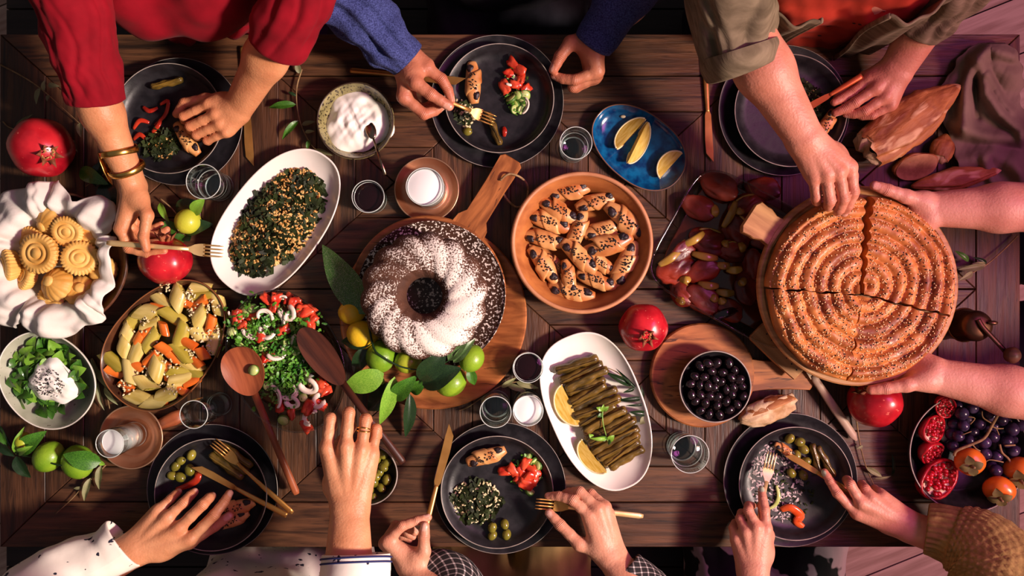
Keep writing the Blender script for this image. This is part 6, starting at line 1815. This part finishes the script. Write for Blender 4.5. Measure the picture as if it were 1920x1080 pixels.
for i, (zx, zy, an, s_) in enumerate(((215, 665, -25, 1.0), (370, 670, -30, .9), (240, 800, 60, .75), (370, 840, 25, 1.0), (620, 770, 80, .9), (660, 640, 70, .8), (400, 500, 10, 1.0), (350, 310, 20, .9), (560, 440, 60, 1.0), (470, 190, 20, 1.0), (620, 300, -20, .9), (250, 560, -40, .8), (700, 480, 20, .8), (520, 900, 30, .8), (540, 560, 0, .8), (720, 200, 0, .9))):
    o = rp_[i % 2](); place(o, 1200 + zx / 3.086, 290 + zy / 3.086, 22, (ru(-.3, .3), ru(-.2, .2), R(-an)), s_); tag(o, 'glossy red roast pepper half in the glass baking dish', None, 'roast pepper halves in the baking dish')
for i, (a, b_) in enumerate((((110, 640), (235, 545)), ((245, 525), (370, 450)), ((430, 290), (432, 360)), ((545, 320), (600, 322)), ((580, 505), (600, 560)), ((480, 500), (510, 520)), ((300, 570), (450, 600)), ((440, 635), (520, 640)), ((500, 665), (590, 660)), ((570, 750), (605, 715)), ((335, 745), (455, 760)), ((440, 790), (545, 800)), ((400, 810), (450, 840)), ((450, 850), (490, 830)), ((230, 720), (290, 715)), ((480, 420), (555, 270)), ((640, 400), (700, 430)), ((210, 830), (260, 850)))):
    x0, y0, x1, y1 = 1200 + a[0] / 3.086, 290 + a[1] / 3.086, 1200 + b_[0] / 3.086, 290 + b_[1] / 3.086
    strip('pepper_strip', 'yellow pepper strip in the glass baking dish', [(x0, y0, 26), ((x0 + x1) / 2 + 2, (y0 + y1) / 2 + 2, 35), (x1, y1, 28)], 7.5, m_yel, .35, 'yellow strips in the baking dish')
strip('aubergine_strip', 'dark glossy aubergine skin near the lower edge of the baking dish', [(1338, 596, 26), (1358, 588, 32), (1384, 580, 28)], 9, M('aubergine', (30, 14, 22), .1, coat=.6), .4)

# ------------------------------------------------------------------ spiral pie in four slices
m_pie = M('pie_crust', (124, 56, 20), .52, (208, 132, 66), 30, coat=.05, bump=.45, bscale=80, ramp=(.28, .62), c3=(120, 52, 18), s3=16, r3=(.56, .72))
m_ses = M('sesame_seed', (222, 184, 132), .5)
PZ, PH = 112.0, 34.0
kz = (H - PZ - PH) / H
PR = 175 * kz
nzp = vnoise(33)
def pie_h(r_, a):
    s_ = r_ / 22.5 - a / (2 * pi) + .22 * float(nzp(np.array((r_ * cos(a) * .016, r_ * sin(a) * .016, 1.))))
    rid = abs(sin(pi * s_)) ** .55
    fall = min(1.0, max(0, (PR + 3 - r_) / 14)) ** .5
    x, y = r_ * cos(a), r_ * sin(a)
    return (PH * .66 + 9.5 * rid + 2.6 * float(nzp(np.array((x * .035, y * .035, 0)), 1.0)) + 1.0 * float(nzp(np.array((x * .12, y * .12, 3.)), 1.0))) * fall
ctr = (1618, 553)
off_c = (np.array(P(1624, 542, PZ + PH)) - np.array(P(*ctr, PZ + PH)))[:2]
for a0, a1, sx_, sy_, lb in ((87, 176, -3.5, 1.5, 'upper left pie slice touched by the reaching hand'), (-14, 84, 3.5, 2.0, 'upper right pie slice beside the bare forearm'), (176, 262, -1.0, -1.5, 'lower left pie slice over the studded handle'), (262, 346, .4, -1.5, 'lower right pie slice above the carrying hand')):
    t = T('pie_slice', lb + ' with sesame and black seeds', 'pie', *ctr, PZ + PH, group='slices of the spiral pie'); t.location.z = TZ + PZ / 1000
    t.location.x += sx_ / 1000; t.location.y += sy_ / 1000
    A0, A1 = R(a0), R(a1)
    nu, nv = 80, 84
    def pos(u, v):
        a = A0 + (A1 - A0) * u
        # distance from the cutting centre to the outer circle
        d = np.array((cos(a), sin(a))); bq = d @ off_c
        Rr = bq + math.sqrt(max(bq * bq - off_c @ off_c + PR * PR, 0)) + 1.2 * sin(11 * a)
        r_ = Rr * v
        w_ = (1.6 * sin(r_ * .12 + a0) + 1.0 * sin(r_ * .31)) * (1 if u in (0, 1) else 0)
        x, y = r_ * cos(a) - w_ * sin(a), r_ * sin(a) + w_ * cos(a)
        xx, yy = x - off_c[0], y - off_c[1]
        return x, y, pie_h(math.hypot(xx, yy), math.atan2(yy, xx))
    mb = MB()
    V = [pos(i / (nu - 1), max(j / (nv - 1), .004)) for i in range(nu) for j in range(nv)]
    mb.add(V, [(i * nv + j, (i + 1) * nv + j, (i + 1) * nv + j + 1, i * nv + j + 1) for i in range(nu - 1) for j in range(nv - 1)])
    for i in (0, nu - 1):       # cut faces down to the board
        base = [V[i * nv + j] for j in range(nv)]
        mb.add(base + [(p[0], p[1], .5) for p in base], [((j, j + 1, nv + j + 1, nv + j) if i == 0 else (j + 1, j, nv + j, nv + j + 1)) for j in range(nv - 1)])
    rim = [V[i * nv + nv - 1] for i in range(nu)]
    mb.add(rim + [(p[0], p[1], .5) for p in rim], [(i + 1, i, nu + i, nu + i + 1) for i in range(nu - 1)])
    mb.build('crust', m_pie, t)
    its, itn = [], []
    for _ in range(520):
        x, y, z = pos(ru(.01, .99), math.sqrt(ru(.01, .96)))
        its.append(((x, y, z + .3), (ru(-.4, .4), ru(-.4, .4), ru(0, 6)), (1.7, 1.1, .6)))
    for _ in range(170):
        x, y, z = pos(ru(.01, .99), math.sqrt(ru(.01, .96)))
        itn.append(((x, y, z + .3), (ru(-.4, .4), ru(-.4, .4), ru(0, 6)), (1.7, 1.1, .7)))
    scatter('sesame', m_ses, t, TE, its); scatter('nigella', m_nig, t, TE, itn)

# ------------------------------------------------------------------ bread
m_crust = M('bread_crust', (122, 62, 26), .62, (186, 126, 68), 22, stretch=(.6, 1.6, 1), bump=.9, bscale=60, ramp=(.32, .64), c3=(214, 176, 128), s3=30, r3=(.57, .70), dist=.8)
m_crumb = M('bread_crumb', (166, 128, 84), .9, (222, 198, 160), 30, bump=1.0, bscale=60)
def loaf(label, p0, p1, wid, hgt, torn=True, seed=1, name='bread_loaf', z=0, slash=True, pt=.35):
    t, L_ = axis_thing(name, label, 'bread', P(*p0, z), P(*p1, z))
    nz = vnoise(seed)
    nu, nv = 60, 48
    mb = MB(); RR = []
    for i in range(nu):
        u = i / (nu - 1)
        w = wid / 2 * min(1, (1 - u) / pt) ** .6 * (1 if torn else min(1, (u + .01) / pt) ** .6)
        if torn: w *= .74 + .26 * sin(pi * min(1, u * 1.25 + .05))
        w = max(w, 1.5)
        ring = []
        for j in range(nv):
            a = 2 * pi * j / nv
            r_ = 1 + .05 * float(nz(np.array((u * 6, cos(a) * 2, sin(a) * 2)), 1))
            if slash: r_ += .13 * math.exp(-((a - 1.9 - .3 * sin(4 * u)) / .18) ** 2) - .20 * math.exp(-((a - 2.2 - .3 * sin(4 * u)) / .13) ** 2) - .09 * math.exp(-((a - 1.1 - .25 * sin(6 * u)) / .10) ** 2) + .03 * float(nz(np.array((u * 22, cos(a) * 7, sin(a) * 7)), 1))
            y, zz = w * r_ * cos(a), hgt / 2 + hgt / 2 * (w / (wid / 2)) ** .7 * r_ * sin(a) * (1 if sin(a) > 0 else .85)
            x = u * L_ + (8 * float(nz(np.array((cos(a) * 3, sin(a) * 3, 7.)), 1)) if torn and i < 2 else 0)
            ring.append((x, y, max(zz, .3)))
        RR.append(ring)
    mb.rings(RR, cap0=not torn); mb.build('crust', m_crust, t)
    if torn:
        mb = MB(); c = np.mean(np.array(RR[0]), 0)
        ring2 = [[tuple(c + (np.array(p) - c) * f + np.array((-12 * (1 - f ** 2) + 6 * float(nz(np.array(p) * .12 * f + 4)), 0, 0))) for p in RR[0]] for f in (.98, .85, .66, .42, .2, .04)]
        mb.rings(ring2, cap0=False); mb.build('crumb', m_crumb, t)
    return t
loaf('torn loaf of crusty bread beside the linen napkin', (1612, 288), (1782, 168), 92, 62, True, 3)
loaf('crusty bread end lying behind the bare forearm', (1700, 352), (1866, 322), 46, 34, False, 5, z=2, pt=.5)
loaf('torn bread heel between loaf and napkin', (1752, 300), (1764, 254), 44, 34, True, 7, 'bread_piece', slash=False)
t = T('bread_slice', 'oval bread slice showing its crumb below the torn loaf', 'bread', 1716, 312, 14, R(16)); t.rotation_euler = (.35, -.1, R(16))
nzb = vnoise(4)
ol = [(40 * cos(a) * (1 + .06 * sin(3 * a)), 24 * sin(a) * (1 + .08 * sin(4 * a + 1))) for a in np.linspace(0, 2 * pi, 40, endpoint=False)]
mb = MB(); mb.rings([[(x * k, y * k, z + 1.0 * sin(x * .5)) for x, y in ol] for k, z in ((.9, -10), (1.0, -6), (1.02, 4), (.97, 6))]); mb.build('crust', m_crust, t)
mb = MB(); mb.grid(40, 8, lambda u, v: (lambda a: (39 * v * cos(a) * .98, 23.4 * v * sin(a) * .98, 7 + 1.4 * float(nzb(np.array((30 * v * cos(a) * .2, 20 * v * sin(a) * .2, 0)), 1))))(2 * pi * u), wrap=True); mb.build('crumb', M('toasted_crumb', (126, 84, 50), .85, (192, 148, 100), 26, bump=1.0, bscale=50), t)
# torn chunk beside the black olives
t = T('bread_chunk', 'torn crusty bread chunk between the black olives and plate', 'bread', 1434, 770, 8, R(20))
nzb = vnoise(14)
mb = MB(); mb.ell((0, 2, 16), (54, 24, 18), 34, 20, fn=lambda p: 1 + .20 * float(nzb(p * 2.0)) + .08 * float(nzb(p * 6))); mb.build('crumb', m_crumb, t)
mb = MB(); mb.grid(28, 10, lambda u, v: (lambda ph, q: ((54 + 2) * cos(ph) * sin(q) * (1 + .05 * sin(7 * ph)), 2 + 27 * cos(q) * .92, 17 + 19 * sin(ph) * sin(q)))(pi * (.02 + .96 * u), .15 + 1.25 * v)); o = mb.build('crust', m_crust, t); o.modifiers.new('thick', 'SOLIDIFY').thickness = .003

# ------------------------------------------------------------------ linen napkin
m_nap = M('taupe_linen', (108, 96, 80), .9, (132, 118, 100), 10, bump=.3, bscale=160, spec=.15)
t = origin_thing('linen_napkin', 'rumpled taupe linen napkin at the corner behind the bread', 'napkin')
def sheet(fn, nu, nv, nm='fabric'):
    mb = MB(); mb.grid(nu, nv, fn); o = mb.build(nm, m_nap, t); o.modifiers.new('thick', 'SOLIDIFY').thickness = .0022
nzn = vnoise(41)
RIDGES = [([(1806, 240), (1811, 165), (1826, 114), (1856, 90), (1898, 104)], 34, 12), ([(1838, 120), (1850, 175), (1874, 212), (1916, 248)], 30, 11), ([(1852, 140), (1880, 192), (1896, 210)], 15, 6),
          ([(1790, 238), (1850, 256), (1930, 262)], 24, 13), ([(1800, 306), (1860, 288), (1930, 330)], 20, 16), ([(1846, 300), (1872, 370)], 14, 9), ([(1868, 118), (1896, 140)], 26, 24), ([(1766, 196), (1800, 128)], 12, 14), ([(1826, 150), (1830, 220)], -14, 8), ([(1902, 300), (1930, 380)], 14, 14)]
def seg_d(p, a, b):
    a, b, p = np.array(a, float), np.array(b, float), np.array(p, float)
    t_ = np.clip((p - a) @ (b - a) / ((b - a) @ (b - a)), 0, 1)
    return np.linalg.norm(p - a - t_ * (b - a))
NY = [82, 92, 110, 135, 160, 190, 230, 270, 330, 405]
NL = [1838, 1812, 1796, 1786, 1764, 1744, 1770, 1786, 1800, 1846]
NR = [1884, 1900, 1910, 1916, 1918, 1908, 1936, 1960, 1960, 1960]
def cloth_pt(u, v):
    py = 82 + 323 * v
    xl, xr = np.interp(py, NY, NL), np.interp(py, NY, NR)
    px = xl + (xr - xl) * u
    px += 2.5 * sin(py * .21) * (1 if u in (0, 1) else .3)
    z = 7 + 4 * float(nzn(np.array((px * .03, py * .03, 0)), 1)) + 1.5 * float(nzn(np.array((px * .1, py * .1, 0)), 1))
    for pl, h_, w_ in RIDGES:
        d = min(seg_d((px, py), pl[i], pl[i + 1]) for i in range(len(pl) - 1))
        z += h_ * math.exp(-(d / w_) ** 2)
    z = max(z, 1.5)
    if px > 1914: z -= (px - 1914) * 1.6
    return P(px, py, z)
sheet(cloth_pt, 76, 96)

# ------------------------------------------------------------------ fruit bowl
m_grape = M('dark_grape', (30, 18, 40), .24, (62, 48, 82), 26, rand=.25, coat=.1, c3=(120, 110, 140), s3=18, r3=(.58, .75))
def make_grape():
    t = T('grape', '', 'grape', 0, 0)
    mb = MB(); mb.ell((0, 0, 0), (12.4, 11.4, 11.4), 18, 12); mb.build('skin', m_grape, t)
    mb = MB(); mb.ell((12.2, 0, 0), (1.4, 1.6, 1.6), 6, 4); mb.build('stem_scar', m_twig, t)
    return t
grape = Proto(make_grape)
GR = [(510, 250), (600, 200), (745, 265), (840, 300), (935, 380), (1010, 350), (525, 350), (480, 440), (660, 340), (770, 445), (700, 490), (890, 480), (940, 560), (710, 590), (800, 605), (660, 240), (560, 300), (600, 400), (850, 390), (960, 460), (1030, 440), (570, 470), (640, 520), (860, 560), (1010, 540), (440, 330), (780, 350), (900, 300), (1040, 560), (800, 730), (880, 800), (760, 690), (720, 400), (420, 420), (540, 550), (430, 520), (620, 600), (980, 280), (840, 670), (900, 650), (470, 180), (1090, 400), (1090, 500), (1120, 300), (700, 210), (800, 220)]
for i, (zx, zy) in enumerate(GR):
    o = grape(); d = math.hypot(zx - 570, zy - 585) / 500
    place(o, 1690 + zx / 4.5, 720 + zy / 4.5, (46 if i < 15 or i in (29, 30) else 30) + ru(-3, 3), (ru(0, 3), ru(0, 3), ru(0, 3)), ru(.88, 1.05)); tag(o, 'dark purple grape with bloom in the black fruit bowl', None, 'grapes in the fruit bowl')
t = origin_thing('grape_stalk', 'brown branching grape stalk on top of the dark grapes', 'stalk')
def z7(x, y, z): return P(1690 + x / 4.5, 720 + y / 4.5, z)
for pl, r_ in (([(825, 240, 62), (770, 340, 64), (700, 455, 62), (590, 510, 62), (470, 560, 60), (445, 605, 58)], 2.6), ([(760, 330, 63), (690, 285, 60), (680, 230, 56)], 1.2), ([(770, 360, 63), (810, 375, 60), (860, 375, 58)], 1.2), ([(800, 372, 61), (825, 430, 57)], 1.0), ([(600, 510, 62), (630, 545, 58), (665, 565, 56)], 1.2), ([(560, 275, 56), (620, 290, 58), (580, 340, 54)], 1.0), ([(690, 690, 52), (740, 640, 54), (860, 660, 52)], 1.2), ([(830, 510, 58), (850, 580, 56), (910, 640, 54), (930, 735, 52)], 2.0), ([(870, 520, 58), (960, 515, 58)], 1.6), ([(510, 430, 56), (590, 400, 58)], .9)):
    mb = MB(); c = catmull([z7(*p) for p in pl], 4); mb.tube(c, r_, n=7); mb.build('stalk_branch', m_twig, t)
m_pers = M('persimmon', (216, 104, 28), .3, (232, 132, 44), 12, coat=.25, rand=.06)
m_calyx = M('dry_calyx', (92, 84, 44), .7, (130, 120, 70), 40)
def make_pers():
    t = T('persimmon', '', 'fruit', 0, 0)
    mb = MB(); mb.ell((0, 0, 0), (26, 26, 21), 28, 16, fn=lambda p: 1 + .02 * cos(4 * math.atan2(p[1], p[0]))); mb.build('skin', m_pers, t)
    for k in range(4):
        a = k * pi / 2 + .3
        mb = MB(); mb.grid(7, 5, lambda u, v: (lambda x, y: (x * cos(a) - y * sin(a), x * sin(a) + y * cos(a), 21.5 + 3 * sin(2.6 * u) - 4 * u * u + 2 * abs(v - .5)))(3 + 17 * u, (v - .5) * 17 * sin(pi * (.15 + .8 * u)))); mb.build('calyx_leaf', m_calyx, t)
    mb = MB(); mb.tube([(0, 0, 20), (1, 0, 26), (4, 2, 32)], [3.2, 2.4, 2.2], n=7); mb.build('stem', m_twig, t)
    return t
pers = Proto(make_pers)
for zx, zy, z, rx, ry, s_, lb in ((578, 655, 50, .2, -.4, .98, 'persimmon with dry calyx in the middle of the fruit bowl'), (825, 892, 52, .5, -.5, 1.02, 'persimmon at the lower edge of the fruit bowl'), (1000, 740, 50, .5, -.5, 1.1, 'persimmon at the right edge of the fruit bowl')):
    o = pers(); place(o, 1690 + zx / 4.5, 720 + zy / 4.5, z, (rx, ry, 0), s_); o['label'] = lb; o['group'] = 'persimmons in the fruit bowl'
m_aril = M('pomegranate_aril', (150, 10, 24), .12, (190, 26, 40), 60, coat=.6, sss=.2)
m_pith = M('pomegranate_pith', (214, 186, 160), .7, (226, 204, 184), 30)
def make_pompiece(sd):
    def f():
        rr = random.Random(sd)
        t = T('pomegranate_piece', '', 'fruit', 0, 0)
        nz = vnoise(sd)
        mb = MB(); mb.grid(22, 12, lambda u, v: (lambda a, q: (30 * cos(a) * sin(q), 22 * sin(a) * sin(q), -20 * cos(q) + 2 * float(nz(np.array((cos(a) * 2, sin(a) * 2, q))))))(2 * pi * u, 1.75 * v), wrap=True); o = mb.build('rind', m_pom, t); o.modifiers.new('thick', 'SOLIDIFY').thickness = .003
        mb = MB(); mb.grid(22, 6, lambda u, v: (lambda a: (28 * v * cos(a), 20 * v * sin(a), -3 + 5 * float(nz(np.array((v * cos(a) * 3, v * sin(a) * 3, 1)))) ))(2 * pi * u), wrap=True); mb.build('pith', m_pith, t)
        scatter('arils', m_aril, t, TE2, [((*in_ell(24, 16)[:2], rr.uniform(-1, 5)), (rr.uniform(-1, 1), rr.uniform(-1, 1), rr.uniform(0, 6)), (3.9, 3.0, 3.0)) for _ in range(54)])
        return t
    return f
pp = [Proto(make_pompiece(s)) for s in (2, 5)]
for i, (zx, zy, z, rx, ry, rz, s_, lb) in enumerate(((370, 190, 44, .2, .4, -1.0, .85, 'small pomegranate wedge at the top of the fruit bowl'), (270, 380, 40, .1, .5, .4, 1.1, 'pomegranate piece of shiny seeds with pale pith'), (255, 580, 34, .3, .7, -.4, 1.1, 'pomegranate piece showing mostly red rind'), (310, 800, 34, .1, .3, .5, 1.55, 'largest broken pomegranate half at the bowl bottom'))):
    o = pp[i % 2](); place(o, 1690 + zx / 4.5, 720 + zy / 4.5, z, (rx, ry, rz), s_); o['label'] = lb; o['group'] = 'pomegranate pieces in the fruit bowl'
